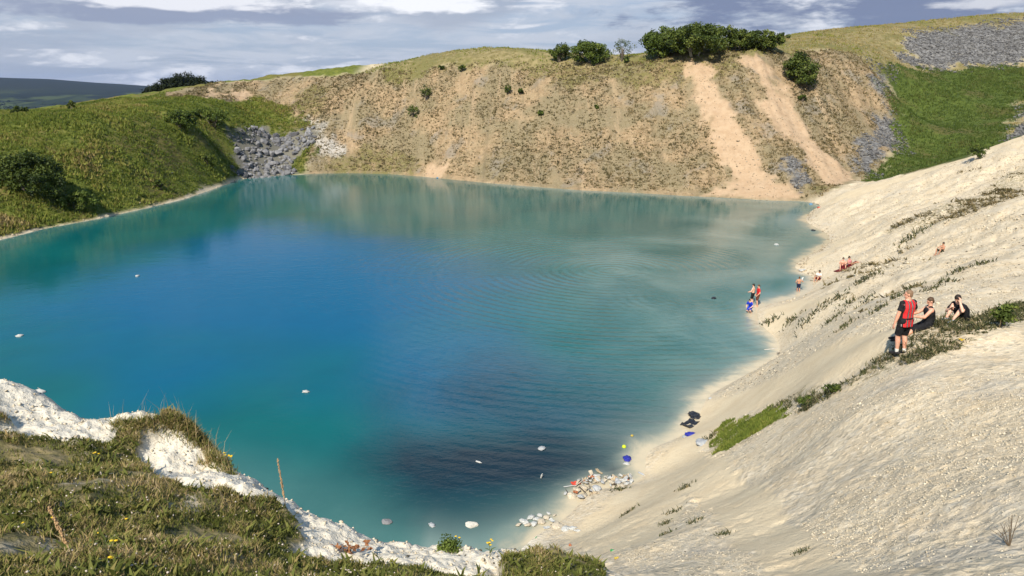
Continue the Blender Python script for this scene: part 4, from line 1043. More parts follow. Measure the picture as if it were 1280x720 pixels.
tree('shrub', (562, 688), 30, 14, M_LEAF_MID, 'low leafy weed with yellow flowers on the ledge lip at the bottom of the photo', 'weed', 0.03, 0.018, 26, 30, seed=60)
tree('shrub', (1252, 408), 36, 28, M_LEAF_DARK, 'straggly dark green weed on the chalk right of the sitting men', 'weed', 0.03, 0.05, 40, 24, seed=61)
tree('shrub', (1008, 506), 20, 12, M_LEAF_MID, 'knee high weed above the green grass patch by the shore', 'weed', 0.03, 0.035, 24, 22, seed=62)
tree('shrub', (1040, 492), 22, 12, M_LEAF_DARK, 'knee high dark weed on the chalk midway to the standing man', 'weed', 0.03, 0.035, 26, 22, seed=63)

# plantation with cloud shadow painted into its leaves, on the hill behind the left end of the face
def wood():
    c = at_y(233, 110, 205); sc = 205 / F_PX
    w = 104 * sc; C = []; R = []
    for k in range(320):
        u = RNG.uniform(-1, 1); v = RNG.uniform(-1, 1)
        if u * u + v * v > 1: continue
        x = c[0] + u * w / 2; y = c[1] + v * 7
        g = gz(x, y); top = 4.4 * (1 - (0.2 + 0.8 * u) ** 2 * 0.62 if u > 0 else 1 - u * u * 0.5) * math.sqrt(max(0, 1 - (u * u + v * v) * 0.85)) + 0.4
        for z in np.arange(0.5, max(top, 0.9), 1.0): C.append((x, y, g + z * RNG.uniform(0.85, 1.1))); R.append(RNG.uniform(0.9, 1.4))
    o = leaves('distant_wood', C, R, 40, 0.24, M_LEAF_CLOUDSHADE); tag(o, kind='stuff')
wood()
# hedges, copses and pale houses in the valley
def valley_things():
    C, R = [], []
    for k in range(900):
        y = RNG.uniform(900, 3600); x = -y * RNG.uniform(0.44, 0.74)
        if fbm(np.array([x / 350.0]), np.array([y / 350.0]), 91, 3)[0] < -0.02 and k % 4: continue
        C.append((x, y, gz(x, y) + 4)); R.append(RNG.uniform(6, 16))
    o = leaves('valley_woods', C, R, 16, 4.5, M_LEAF_CLOUDSHADE, None, 0.7); tag(o, kind='stuff')
    wl = flat_mat('house_render', (0.55, 0.52, 0.47)); rf = flat_mat('slate_roof', (0.09, 0.09, 0.10))
    def house():
        root = empty('house', (0, 0, 0))
        bm = bmesh.new(); bmesh.ops.create_cube(bm, size=1.0)
        for v in bm.verts: v.co = Vector((v.co.x * 14, v.co.y * 8, v.co.z * 6 + 3))
        bm_obj('wall', bm, wl, root)
        V = [(-7.4, -4.5, 6), (7.4, -4.5, 6), (7.4, 4.5, 6), (-7.4, 4.5, 6), (-7.4, 0, 9.5), (7.4, 0, 9.5)]
        mesh_obj('roof', V, [(0, 1, 5, 4), (2, 3, 4, 5), (1, 2, 5), (3, 0, 4), (0, 3, 2, 1)], rf, root)
        return root
    pr = house()
    for k in range(16):
        o = pr if k == 0 else copy_tree(pr)
        y = RNG.uniform(1300, 3000); x = -y * RNG.uniform(0.5, 0.70)
        o.location = (x, y, gz(x, y) - 0.5); o.rotation_euler = (0, 0, RNG.uniform(0, 3)); o.scale = (1.3,) * 3
        tag(o, 'tiny pale house with a slate roof in the dark valley far beyond the left bank', 'house', 'houses scattered in the far valley')
valley_things()

# ------------------------------------------------------------------ plants picked out on the ledge
M_STRAW = flat_mat('dry_straw', (0.42, 0.27, 0.14), 0.85, 0.25, 40)
M_BROWN = flat_mat('withered_leaf', (0.20, 0.085, 0.035), 0.85, 0.35, 30)
M_STEM = flat_mat('green_stem', (0.10, 0.12, 0.03), 0.8, 0.2, 30)
M_PETAL = flat_mat('yellow_petal', (0.72, 0.47, 0.02), 0.6, 0.12, 60)
M_TWIG = flat_mat('dead_twig', (0.12, 0.09, 0.06), 0.9, 0.2, 30)
def flower(px, h, nhead, label, r=0.016, seed=0):
    rnd = random.Random(seed); p = ground([px])[0]
    root = empty('wildflower', p, rnd.uniform(0, 6)); tag(root, label, 'flower', 'yellow flowers in the turf')
    bm = bmesh.new(); tube(bm, [(0, 0, -0.02), (0.01, 0, h * .5), (0.0, 0.01, h)], [.004, .003, .002], 5); bm_obj('stem', bm, M_STEM, root)
    for k in range(nhead):
        c = Vector((rnd.gauss(0, r * 1.1), rnd.gauss(0, r * 1.1), h + rnd.gauss(0, r * 0.6))) if nhead > 1 else Vector((0, 0.01, h))
        bm = bmesh.new(); cv = bm.verts.new(c + Vector((0, 0, r * 0.35)))
        ring = []
        for i in range(16):
            a = i / 16 * 2 * math.pi; q = r * (1.0 if i % 2 else 0.62)
            ring.append(bm.verts.new(c + Vector((math.cos(a) * q, math.sin(a) * q, 0.0 if i % 2 else r * 0.1))))
        lo = bm.verts.new(c - Vector((0, 0, r * 0.4)))
        for i in range(16): bm.faces.new((cv, ring[i], ring[(i + 1) % 16])); bm.faces.new((lo, ring[(i + 1) % 16], ring[i]))
        bm_obj('flower_head', bm, M_PETAL, root)
    V = []; F = []
    for k in range(4):
        a = rnd.uniform(0, 6.28); z = h * rnd.uniform(.1, .6); d = Vector((math.cos(a), math.sin(a), 0.4)); s = Vector((-math.sin(a), math.cos(a), 0)) * 0.012; b0 = Vector((0, 0, z)); i = len(V)
        V += [b0, b0 + d * .03 + s, b0 + d * .07, b0 + d * .03 - s]; F.append((i, i + 1, i + 2, i + 3))
    mesh_obj('leaf', V, F, M_STEM, root)
for k, a in enumerate([((122, 575), .10, 5, 'yellow flower cluster in the short turf below the left chalk band'), ((30, 663), .07, 1, 'orange yellow flower low in the turf, nearest the left edge'), ((66, 656), .07, 1, 'single yellow flower beside the leaning dry stalk'),
        ((127, 674), .07, 2, 'yellow flower pair in the middle of the near turf, upper of three'), ((141, 688), .07, 2, 'yellow flower in the near turf, right of three'), ((114, 686), .06, 1, 'yellow flower in the near turf, left of three'), ((143, 704), .06, 2, 'yellow flower lowest in the near turf'),
        ((291, 594), .26, 5, 'tall yellow flower leaning over the lip beside the grassy hummock'), ((283, 588), .22, 2, 'shorter yellow flower behind the tall one on the hummock edge'), ((66, 597), .06, 1, 'small yellow flower in the brownish turf on the left'),
        ((613, 694), .19, 6, 'bright yellow flower cluster at the bottom of the photo against the shallows'), ((570, 686), .16, 2, 'greenish yellow flower left of the bright cluster at the bottom'), ((160, 655), .06, 1, 'lone yellow flower right of the near three'), ((1200, 436), .25, 6, 'yellow flower among the weeds below the sitting men')]):
    flower(*a, r=0.03 if a[0][0] > 1100 else 0.017, seed=k)
def stalk(px, h, lean, label, r=0.012, lx=0.0):
    p = ground([px])[0]; root = empty('dry_stalk', p); tag(root, label, 'dry plant', 'dry seed stalks on the ledge')
    bm = bmesh.new(); tube(bm, [(0, 0, -0.03), (lean * .4, 0, h * .5), (lean, 0, h)], [.005, .004, .003], 6); bm_obj('stem', bm, M_STRAW, root)
    rnd = random.Random(int(px[0])); bm = bmesh.new()
    for k in range(150):
        t_ = rnd.uniform(0.2, 1.0); q = r * (1.15 - 0.7 * abs(t_ - 0.5)) ; a = rnd.uniform(0, 6.28)
        c = Vector((lean * t_, 0, h * t_)) + Vector((math.cos(a), math.sin(a), 0)) * q * rnd.uniform(.2, 1)
        bmesh.ops.create_icosphere(bm, subdivisions=1, radius=rnd.uniform(.0035, .007), matrix=Matrix.Translation(c) @ Matrix.Diagonal((1, 1, 1.8, 1)))
    bm_obj('seed_head', bm, M_STRAW, root)
stalk((357, 633), 0.62, -0.05, 'tall dry dock stalk standing on the lip against the water')
stalk((88, 690), 0.36, -0.10, 'leaning brown dry stalk in the near turf on the left')
def withered(px, label):
    p = ground([px])[0]; root = empty('withered_plant', p); tag(root, label, 'dry plant')
    rnd = random.Random(3); bm = bmesh.new()
    for k in range(5): tube(bm, [(0, 0, -.02), (rnd.uniform(-.12, .12), rnd.uniform(-.05, .05), .06), (rnd.uniform(-.22, .22), rnd.uniform(-.08, .08), .08)], [.005, .004, .002], 5)
    bm_obj('stem', bm, M_BROWN, root)
    V, F = [], []
    for k in range(46):
        c = Vector((rnd.uniform(-.24, .24), rnd.uniform(-.08, .08), rnd.uniform(.01, .11))); u = Vector((rnd.gauss(0, 1), rnd.gauss(0, 1), rnd.gauss(0, .6))).normalized() * .035; v = u.orthogonal().normalized() * .017; i = len(V)
        V += [c - u, c - v + Vector((0, 0, .008)), c + u, c + v]; F.append((i, i + 1, i + 2, i + 3))
    mesh_obj('leaf', V, F, M_BROWN, root)
withered((436, 692), 'withered rust brown plant lying on the white chalk lip at the bottom')
def twig(px, h, label):
    p = ground([px])[0]; root = empty('bare_twig', p); tag(root, label, 'dead plant')
    rnd = random.Random(9); bm = bmesh.new()
    for k in range(7):
        a = rnd.uniform(-1.0, 0.6); e = Vector((math.sin(a) * h * .8, rnd.uniform(-.1, .1) * h, math.cos(a) * h)); tube(bm, [(0, 0, -.02), tuple(e * .5 + Vector((0, 0, .02))), tuple(e)], [.006, .004, .002], 5)
        f = e * .5; g_ = f + Vector((rnd.uniform(-.2, .2), rnd.uniform(-.1, .1), .3)) * h; tube(bm, [tuple(f), tuple(g_)], [.003, .0015], 4)
    o = bm_obj('branch', bm, M_TWIG, root)
twig((1262, 682), 0.36, 'leafless dead twigs sticking out of the chalk in the lower right corner')
# ------------------------------------------------------------------ people
def add_capsule(bm, p0, p1, r0, r1, n=10, flat0=False, flat1=False, sq=1.0, side=None):
    """tapered limb segment; round ends unless flat; sq squashes it across 'side'"""
    p0, p1 = Vector(p0), Vector(p1); d = p1 - p0
    L = d.length; d = d.normalized() if L > 1e-6 else Vector((0, 0, 1))
    u = (Vector(side) - d * d.dot(Vector(side))).normalized() if side is not None else d.orthogonal().normalized()
    v = d.cross(u)
    rows = []
    if flat0: rows.append((p0, r0))
    else:
        for k in range(1, 4): a = math.pi / 2 * k / 3; rows.append((p0 - d * r0 * math.cos(a), r0 * math.sin(a)))
    if flat1: rows.append((p1, r1))
    else:
        for k in range(3, 0, -1): a = math.pi / 2 * k / 3; rows.append((p1 + d * r1 * math.cos(a), r1 * math.sin(a)))
    rings = [[bm.verts.new(c + (u * math.cos(2 * math.pi * i / n) * sq + v * math.sin(2 * math.pi * i / n)) * max(r, 1e-4)) for i in range(n)] for c, r in rows]
    for A_, B_ in zip(rings[:-1], rings[1:]):
        for i in range(n): bm.faces.new((A_[i], A_[(i + 1) % n], B_[(i + 1) % n], B_[i]))
    bm.faces.new(rings[0][::-1]); bm.faces.new(rings[-1])

def add_ell(bm, c, rad, rot=None, sub=2):
    m = Matrix.Translation(c) @ (rot.to_4x4() if rot else Matrix()) @ Matrix.Diagonal((*rad, 1))
    bmesh.ops.create_icosphere(bm, subdivisions=sub, radius=1.0, matrix=m)

def fuse(name, bm, mat, voxel, parent=None, its=3):
    """grow one continuous skin over the joined volumes"""
    me = bpy.data.meshes.new(name + '_raw'); bm.to_mesh(me); bm.free()
    t_ = bpy.data.objects.new(name + '_raw', me); COL.objects.link(t_)
    r = t_.modifiers.new('r', 'REMESH'); r.mode = 'VOXEL'; r.voxel_size = voxel
    s = t_.modifiers.new('s', 'SMOOTH'); s.factor = 0.5; s.iterations = its
    dg = bpy.context.evaluated_depsgraph_get(); dg.update()
    nm = bpy.data.meshes.new_from_object(t_.evaluated_get(dg)); nm.name = name
    bpy.data.objects.remove(t_); bpy.data.meshes.remove(me)
    nm.materials.clear(); nm.materials.append(mat); nm.shade_smooth()
    o = bpy.data.objects.new(name, nm); COL.objects.link(o)
    if parent: o.parent = parent
    return o

def ik(a, b, l1, l2, pole):
    a, b = Vector(a), Vector(b); d = b - a; D = min(d.length, (l1 + l2) * 0.999); dn = d.normalized(); b = a + dn * D
    x = (l1 * l1 - l2 * l2 + D * D) / (2 * D); h = math.sqrt(max(l1 * l1 - x * x, 0))
    pv = Vector(pole); pv = (pv - dn * pv.dot(dn)).normalized()
    return a + dn * x + pv * h, b

def skin_mat(name, c): 
    m, t, b = new_mat(name)
    n = t.noise(t.new('ShaderNodeTexCoord').outputs['Object'], 9.0, 3)
    t.val(b.inputs['Base Color'], t.mix(t.ramp(n, .35, .7), c, (c[0] * 1.05, c[1] * .82, c[2] * .75))); b.inputs['Roughness'].default_value = .55
    b.inputs['Subsurface Weight'].default_value = 0.08; b.inputs['Subsurface Radius'].default_value = (0.02, 0.008, 0.004)
    return m
SKIN = skin_mat('skin', (0.58, 0.33, 0.23)); SKIN_P = skin_mat('pale_skin', (0.66, 0.42, 0.31)); SKIN_T = skin_mat('tanned_skin', (0.44, 0.24, 0.15))
M_HAIR = flat_mat('dark_hair', (0.022, 0.015, 0.011), 0.6, 0.4, 60); M_HAIRB = flat_mat('brown_hair', (0.075, 0.042, 0.022), 0.6, 0.4, 60); M_HAIRG = flat_mat('cropped_fair_hair', (0.20, 0.125, 0.075), 0.7, 0.3, 60)
M_EYE = flat_mat('eye', (0.05, 0.04, 0.035), 0.2, 0.1)
M_BLACK = flat_mat('black_cloth', (0.012, 0.012, 0.014), 0.85, 0.4, 12, 0.2, 0.01); M_WHITE = flat_mat('white_cloth', (0.62, 0.61, 0.58), 0.85, 0.12, 10, 0.2, 0.01)
M_RED = flat_mat('red_cloth', (0.50, 0.018, 0.02), 0.8, 0.2, 12, 0.2, 0.01); M_BLUE = flat_mat('blue_cloth', (0.010, 0.035, 0.42), 0.75, 0.2, 12, 0.2, 0.01)
M_MAROON = flat_mat('dark_red_cloth', (0.14, 0.012, 0.018), 0.85, 0.25, 10, 0.2, 0.01); M_BROWNC = flat_mat('brown_cloth', (0.11, 0.035, 0.022), 0.85, 0.2, 12); M_OLIVE = flat_mat('dark_green_cloth', (0.035, 0.045, 0.03), 0.85, 0.2, 12)
M_PINK = flat_mat('pink_cloth', (0.55, 0.22, 0.24), 0.85, 0.2, 12); M_SHOE = flat_mat('shoe_grey', (0.33, 0.36, 0.40), 0.6, 0.2, 14); M_SHOEB = flat_mat('shoe_black', (0.02, 0.018, 0.018), 0.6, 0.2, 14); M_NAVY = flat_mat('navy_cloth', (0.012, 0.018, 0.05), 0.85, 0.2, 12)
def stripe_mat():
    m, t, b = new_mat('red_and_black_stripes')
    tc = t.new('ShaderNodeTexCoord').outputs['Object']
    sx = t.new('ShaderNodeSeparateXYZ'); t.lk(tc, sx.inputs[0])
    f = t.math('FRACT', t.math('ADD', t.math('MULTIPLY', sx.outputs[0], 9.0), 0.5))
    dk = t.math('MULTIPLY', t.math('GREATER_THAN', f, 0.60), 1.0)
    pl = t.math('MULTIPLY', t.math('GREATER_THAN', f, 0.76), t.math('LESS_THAN', f, 0.83))
    c = t.mix(dk, (0.60, 0.014, 0.018), (0.014, 0.010, 0.011)); c = t.mix(pl, c, (0.42, 0.36, 0.35))
    c = t.mix(t.math('GREATER_THAN', t.math('ABSOLUTE', sx.outputs[0]), 0.215), c, (0.014, 0.011, 0.012))
    t.lk(c, b.inputs['Base Color']); b.inputs['Roughness'].default_value = .75
    t.lk(t.bump(t.noise(tc, 11, 3), 0.5, 0.02), b.inputs['Normal']); return m
M_STRIPE = stripe_mat()

def hand(bm, w, d, side, palm_n, curl=0.5, s=1.0):
    """palm, four unequal bent fingers and a thumb; w wrist, d hand direction, side toward the thumb, palm_n out of the palm"""
    d = Vector(d).normalized(); sd = Vector(side); sd = (sd - d * sd.dot(d)).normalized(); pn = d.cross(sd).normalized()
    if pn.dot(Vector(palm_n)) < 0: pn = -pn
    c = Vector(w)
    for q in (-0.026, -0.009, 0.009, 0.026):
        add_capsule(bm, c + d * .005 * s + sd * q * .6 * s, c + d * .085 * s + sd * q * s, .015 * s, .0125 * s, 8)
    for q, ln in ((0.030, .070), (0.010, .080), (-0.010, .074), (-0.029, .058)):
        b0 = c + d * .085 * s + sd * q * s
        d1 = (d + pn * curl * .5 + sd * q * 3).normalized(); b1 = b0 + d1 * ln * .5 * s
        d2 = (d + pn * curl * 1.5 + sd * q * 3).normalized(); b2 = b1 + d2 * ln * .5 * s
        add_capsule(bm, b0, b1, .0098 * s, .0092 * s, 8); add_capsule(bm, b1, b2, .0092 * s, .0078 * s, 8)
    t0 = c + d * .022 * s + sd * .028 * s; t1 = t0 + (d * .6 + sd * .75 + pn * .3).normalized() * .040 * s; t2 = t1 + (d * .95 + sd * .2 + pn * .4).normalized() * .032 * s
    add_capsule(bm, t0, t1, .013 * s, .0105 * s, 8); add_capsule(bm, t1, t2, .0105 * s, .0085 * s, 8)

def person(px, rz, height, pose, look, label, loc=None, group=None):
    """pose: joints in metres for a 1.75 m figure facing +y; look: materials of skin, hair and clothes"""
    p = Vector(loc) if loc is not None else ground([px])[0]
    S_ = height / 1.75
    J = pose
    pel, chest = Vector(J['pelvis']), Vector(J['chest'])
    face = Vector(J.get('face', (0, 1, -0.05))).normalized()
    sp = (chest - pel).normalized()
    hx = Vector(J.get('hipx', (1, 0, 0))).normalized(); shx = Vector(J.get('shx', (1, 0, 0))).normalized()
    fwd = shx.cross(sp) * -1; fwd = sp.cross(shx) if sp.cross(shx).y > 0 else -sp.cross(shx)
    neck = chest + sp * 0.075; headc = neck + (sp * 0.6 + Vector(J.get('headup', (0, 0, 1))) * 0.6).normalized() * 0.145 + face * 0.02
    hip = {s: pel + hx * (.088 * s) for s in (-1, 1)}; sh = {s: chest + shx * (.185 * s) for s in (-1, 1)}
    w = J.get('w', 1.0)
    body = bmesh.new()
    def torso(bm, g, vest=False):
        add_capsule(bm, hip[-1], hip[1], .105 * w + g, .105 * w + g, 12)
        mid = pel.lerp(chest, .45) + fwd * J.get('slump', -.01)
        for s in (-1, 1):
            add_capsule(bm, pel + hx * .05 * s, mid + shx * .05 * s, .105 * w + g, .098 * w + g, 12)
            add_capsule(bm, mid + shx * .05 * s, chest - sp * .09 + shx * .072 * s, .098 * w + g, .112 * w + g, 12)
            if not vest: add_capsule(bm, chest - sp * .09 + shx * .072 * s, chest - sp * 0.01 + shx * .10 * s, .112 * w + g, .07 * w + g, 12)
            if vest: add_capsule(bm, chest - sp * .06 + shx * .075 * s, chest + sp * .035 + shx * .085 * s, .085 * w + g, .045 * w + g, 10)
            else: add_capsule(bm, chest - sp * .02 + shx * .06 * s, sh[s] - sp * .015, .08 * w + g, .058 * w + g, 10)
    torso(body, 0)
    for s in (-1, 1): add_capsule(body, chest + shx * .12 * s, neck + sp * .02, .045, .05, 8)
    add_capsule(body, neck - sp * .03, headc - face * .02, .056, .052, 10)
    # head
    zx = face.cross(Vector(J.get('headup', (0, 0, 1)))).normalized(); zu = zx.cross(face).normalized()
    R = Matrix((zx, face, zu)).transposed()
    H_ = lambda x, y, z: headc + R @ Vector((x, y, z))
    add_ell(body, H_(0, -.008, .022), (.074, .092, .092), R, 3)
    add_ell(body, H_(0, .022, -.045), (.056, .066, .072), R, 2)
    add_capsule(body, H_(0, .085, .012), H_(0, .106, -.022), .011, .016, 8)      # nose
    add_capsule(body, H_(-.022, .082, -.062), H_(.022, .082, -.062), .010, .010, 8)  # lips
    add_ell(body, H_(0, .070, -.098), (.022, .02, .016), R, 1)                      # chin
    for s in (-1, 1):
        add_capsule(body, H_(s * .012, .080, .030), H_(s * .048, .066, .030), .011, .009, 8)  # brow
        add_ell(body, H_(s * .078, -.005, -.005), (.010, .020, .032), R, 2)          # ear
    arms, legs = {}, {}
    for s, k in ((-1, 'L'), (1, 'R')):
        el, wr = ik(sh[s], J['hand' + k], .285, .255, J.get('elbow' + k, (s * .6, -.8, -.2)))
        arms[s] = (el, wr)
        add_capsule(body, sh[s], el, .052 * w, .040 * w, 10); add_capsule(body, el, el.lerp(wr, .35), .040 * w, .042 * w, 10); add_capsule(body, el.lerp(wr, .35), wr, .042 * w, .027, 10)
        hd = Vector(J.get('hdir' + k, tuple(wr - el))); hand(body, wr, hd, J.get('hside' + k, (0, 1, .3)), J.get('palm' + k, (-s, 0, 0)), J.get('curl' + k, .5))
        kn, an = ik(hip[s], J['foot' + k], .43, .42, J.get('knee' + k, (s * .1, 1, .3)))
        legs[s] = (kn, an)
        add_capsule(body, hip[s], kn, .088 * w, .058 * w, 12); add_capsule(body, kn, kn.lerp(an, .35) - fwd * .012, .056 * w, .058 * w, 10); add_capsule(body, kn.lerp(an, .35) - fwd * .012, an, .058 * w, .036, 10)
        td = Vector(J.get('toe' + k, (s * .2, 1, -.12))).normalized()
        add_capsule(body, an - td * .045 - Vector((0, 0, .03)), an + td * .13 - Vector((0, 0, .045)), .036, .030, 10); add_capsule(body, an + td * .10 - Vector((0, 0, .048)), an + td * .175 - Vector((0, 0, .052)), .032, .022, 10, sq=1.2)
        J.setdefault('_td', {})[s] = td
    root = fuse('person', body, look['skin'], .0085)
    root.location = p; root.rotation_euler = (0, 0, rz); root.scale = (S_,) * 3
    tag(root, label, 'person', group)
    # hair and eyes
    if look.get('hair'):
        hb = bmesh.new(); g = look.get('hairg', .010)
        add_ell(hb, H_(0, -.018, .034), (.075 + g, .090 + g, .085 + g), R, 3)
        add_ell(hb, H_(0, -.045, -.01), (.066 + g, .055 + g, .075 + g), R, 2)
        if look.get('long'): add_capsule(hb, H_(0, -.075, .0), H_(0, -.10, -.20), .07, .05, 10)
        n_ = fuse('hair', hb, look['hair'], .012, root)
    eb = bmesh.new()
    for s in (-1, 1): bmesh.ops.create_icosphere(eb, subdivisions=2, radius=.0095, matrix=Matrix.Translation(H_(s * .031, .081, .010)))
    bm_obj('eyes', eb, M_EYE, root, True)
    # clothes
    if look.get('top'):
        tb = bmesh.new(); g = .014
        torso(tb, g, vest=look.get('vest'))
        if look.get('tail'): 
            for s in (-1, 1): add_capsule(tb, pel + hx * .05 * s + sp * .05, pel + hx * .06 * s - sp * look['tail'], .125 * w, .135 * w, 14, flat1=True)
        fuse('vest' if look.get('vest') else 'shirt', tb, look['top'], .013, root)
        if not look.get('vest'):
            for s in (-1, 1):
                sb = bmesh.new(); el, wr = arms[s]
                add_capsule(sb, sh[s] - shx * .02 * s, sh[s].lerp(el, .72), .068 * w, .062 * w, 12, flat1=True); add_ell(sb, sh[s], (.068 * w,) * 3)
                fuse('sleeve', sb, look.get('sleeve', look['top']), .013, root)
    if look.get('bottom'):
        fr = look.get('hem', .85)
        tb = bmesh.new(); g = .016
        add_capsule(tb, hip[-1], hip[1], .108 * w + g, .108 * w + g, 12)
        for s in (-1, 1):
            kn, an = legs[s]
            add_capsule(tb, pel + hx * .05 * s, pel + hx * .05 * s + sp * .10, .112 * w + g, .108 * w + g, 12, flat1=True)
            add_capsule(tb, hip[s], hip[s].lerp(kn, min(fr, 1)), .094 * w + g, (.094 - .030 * min(fr, 1)) * w + g, 12, flat1=fr <= 1)
            if fr > 1: add_capsule(tb, kn, kn.lerp(an, fr - 1), .064 * w + g, .054 * w + g, 12, flat1=True)
        fuse('trousers' if fr > 1.3 else 'shorts', tb, look['bottom'], .013, root)
    if look.get('shoe'):
        for s in (-1, 1):
            kn, an = legs[s]; td = J['_td'][s]; fb = bmesh.new()
            add_capsule(fb, an - td * .05 - Vector((0, 0, .035)), an + td * .12 - Vector((0, 0, .045)), .045, .040, 12); add_capsule(fb, an + td * .1 - Vector((0, 0, .05)), an + td * .185 - Vector((0, 0, .054)), .040, .030, 12, sq=1.15)
            add_capsule(fb, an + Vector((0, 0, .01)), an - Vector((0, 0, .03)), .042, .046, 12, flat0=True)
            fuse('shoe', fb, look['shoe'], .011, root)
    if look.get('sock'):
        for s in (-1, 1):
            kn, an = legs[s]; fb = bmesh.new(); add_capsule(fb, an.lerp(kn, .2), an, .050, .045, 12, flat0=True); fuse('sock', fb, look['sock'], .011, root)
    return root

def seated(px, rz, height, look, label, feet, hands, chest=(0, -.10, .52), face=(0, 1, -.2), extra=None, loc=None, group=None):
    """a figure sitting on the slope; feet = local (x, y) that are dropped onto the ground there"""
    p = Vector(loc) if loc is not None else ground([px])[0]
    S_ = height / 1.75; c, s = math.cos(rz), math.sin(rz)
    def foot(xy):
        wx = p.x + (xy[0] * c - xy[1] * s) * S_; wy = p.y + (xy[0] * s + xy[1] * c) * S_
        return (xy[0], xy[1], (max(gz(wx, wy), -.3) - p.z) / S_ + .085)
    pose = dict(pelvis=(0, 0, .10), chest=chest, face=face, footL=foot(feet[0]), footR=foot(feet[1]), handL=hands[0], handR=hands[1], kneeL=(-.15, .2, 1), kneeR=(.15, .2, 1), slump=-.05)
    pose.update(extra or {})
    return person(px, rz, height, pose, look, label, p, group)

def people():
    MEN = 'men on the chalk slope'
    # standing man in the striped shirt, seen from behind
    g0 = ground([(1128, 443)])[0]
    person((1125, 446), 0.35, 1.90, dict(pelvis=(0, 0, .93), chest=(0, -.01, 1.40), face=(-.75, .72, -.12), handL=(-.33, .02, .86), handR=(.24, .25, 1.05), elbowL=(-.5, -.8, 0), elbowR=(.8, -.7, -.2), footL=(-.09, .06, .09), footR=(.10, .0, .09), w=1.12,
                                        hsideL=(.1, 1, 0), palmL=(1, 0, 0), curlR=.9),
           dict(skin=SKIN, hair=M_HAIRG, hairg=.004, top=M_STRIPE, sleeve=M_BLACK, tail=.14, bottom=M_BLACK, hem=.93, shoe=M_SHOEB, sock=M_WHITE), 'man standing with his back turned in a red and black striped shirt and black shorts', group=MEN, loc=ground([(1126, 444)])[0])
    p = ground([(1158, 409)])[0]
    seated(None, 1.35, 1.80, dict(skin=SKIN, hair=M_HAIRB, hairg=.005, top=M_BLACK, vest=True, bottom=M_BLACK, hem=1.0, shoe=M_SHOEB),
           'bare armed man in a black vest sitting beside the standing man', [(-.10, .78), (.12, .80)], [(-.16, .40, .34), (.14, .42, .32)], chest=(0, -.02, .56), face=(-.1, 1, -.55), loc=p, group=MEN, extra=dict(elbowL=(-.7, -.3, -.6), elbowR=(.7, -.3, -.6), w=1.1, curlL=1.0, curlR=1.0, kneeL=(-.2, .2, 1), kneeR=(.2, .2, 1)))
    p = ground([(1203, 401)])[0]
    seated(None, 1.85, 1.80, dict(skin=SKIN_P, hair=M_HAIR, hairg=.008, top=M_BLACK, bottom=M_BLACK, hem=.9, shoe=M_SHOE),
           'man in a black shirt sitting bent over with a hand raised to his head', [(-.16, .52), (.14, .44)], [(-.20, .40, .62), (.10, .36, .38)], chest=(0, .20, .48), face=(-.2, .85, -.85), loc=p, group=MEN, extra=dict(elbowL=(-.9, .6, -.9), elbowR=(.8, -.3, -.5), hdirL=(.2, -.2, .9), slump=-.09, w=1.08, curlL=.9))
    # paddlers at the water's edge
    W_ = 'paddlers at the edge of the lake'
    def wade(px, z):
        q = at_z(px[0], px[1], z); return Vector(q)
    st = dict(pelvis=(0, 0, .93), chest=(0, -.01, 1.40), footL=(-.10, .04, .09), footR=(.10, -.02, .09))
    person(None, 1.0, 1.62, dict(st, face=(.1, 1, -.2), handL=(-.20, .26, 1.06), handR=(.20, .24, 1.04), elbowL=(-.8, -.6, -.2), elbowR=(.8, -.6, -.2)), dict(skin=SKIN_P, hair=M_HAIR, bottom=M_BLACK, hem=.9),
           'bare chested boy in black shorts paddling beside the boy in red', loc=wade((940, 381.5), -.08), group=W_)
    person(None, 1.5, 1.66, dict(st, face=(-.2, 1, -.25), handL=(-.25, .12, .95), handR=(.26, .08, .93)), dict(skin=SKIN, hair=M_HAIRB, top=M_RED, bottom=M_BROWNC, hem=.95),
           'boy in a red shirt and brown shorts standing at the water edge', loc=wade((946.5, 383.5), -.02), group=W_)
    person(None, 2.4, 1.45, dict(pelvis=(0, 0, .62), chest=(0, .18, 1.00), face=(0, 1, -.5), footL=(-.12, .05, .09), footR=(.12, -.05, .09), handL=(-.18, .42, .62), handR=(.18, .40, .60)), dict(skin=SKIN_P, hair=M_HAIR, top=M_BLUE, bottom=M_BLUE, hem=.95),
           'child in bright blue shirt and shorts crouching in the shallows', loc=wade((937.5, 392), -.06), group=W_)
    person(None, -0.3, 1.32, dict(st, face=(.2, 1, -.2), handL=(-.24, .10, .98), handR=(.30, .22, 1.18), elbowR=(.8, -.6, -.3), curlR=1.0), dict(skin=SKIN_T, hair=M_HAIRB, hairg=.014, bottom=M_NAVY, hem=.85),
           'bare backed child in dark shorts standing alone in the shallows with a white cloth', loc=wade((997.5, 366.5), -.10), group=W_)
    q = wade((997.5, 366.5), -.10); cb = bmesh.new()
    add_capsule(cb, (0, 0, 0), (.03, 0, .20), .05, .075, 10); add_capsule(cb, (0, 0, 0), (-.05, .02, -.12), .05, .03, 10); add_capsule(cb, (.03, 0, .2), (.10, .02, .30), .06, .03, 10)
    o = fuse('cloth', cb, M_WHITE, .015); o.location = (q.x + .28, q.y + .20, q.z + .93); o.scale = (.9,) * 3; tag(o, 'white cloth in the hand of the child standing alone in the water', 'cloth')
    # sitters on the beach
    B_ = 'people sitting on the beach'
    seated(None, 2.25, 1.62, dict(skin=SKIN_T, hair=M_HAIR, hairg=.016, top=M_WHITE, bottom=M_MAROON, hem=.8), 'dark haired person in a white top sitting with knees up by the water', [(-.12, .50), (.12, .52)], [(-.16, .40, .42), (.12, .42, .44)], chest=(0, -.06, .54), loc=ground([(1023, 350)])[0], group=B_)
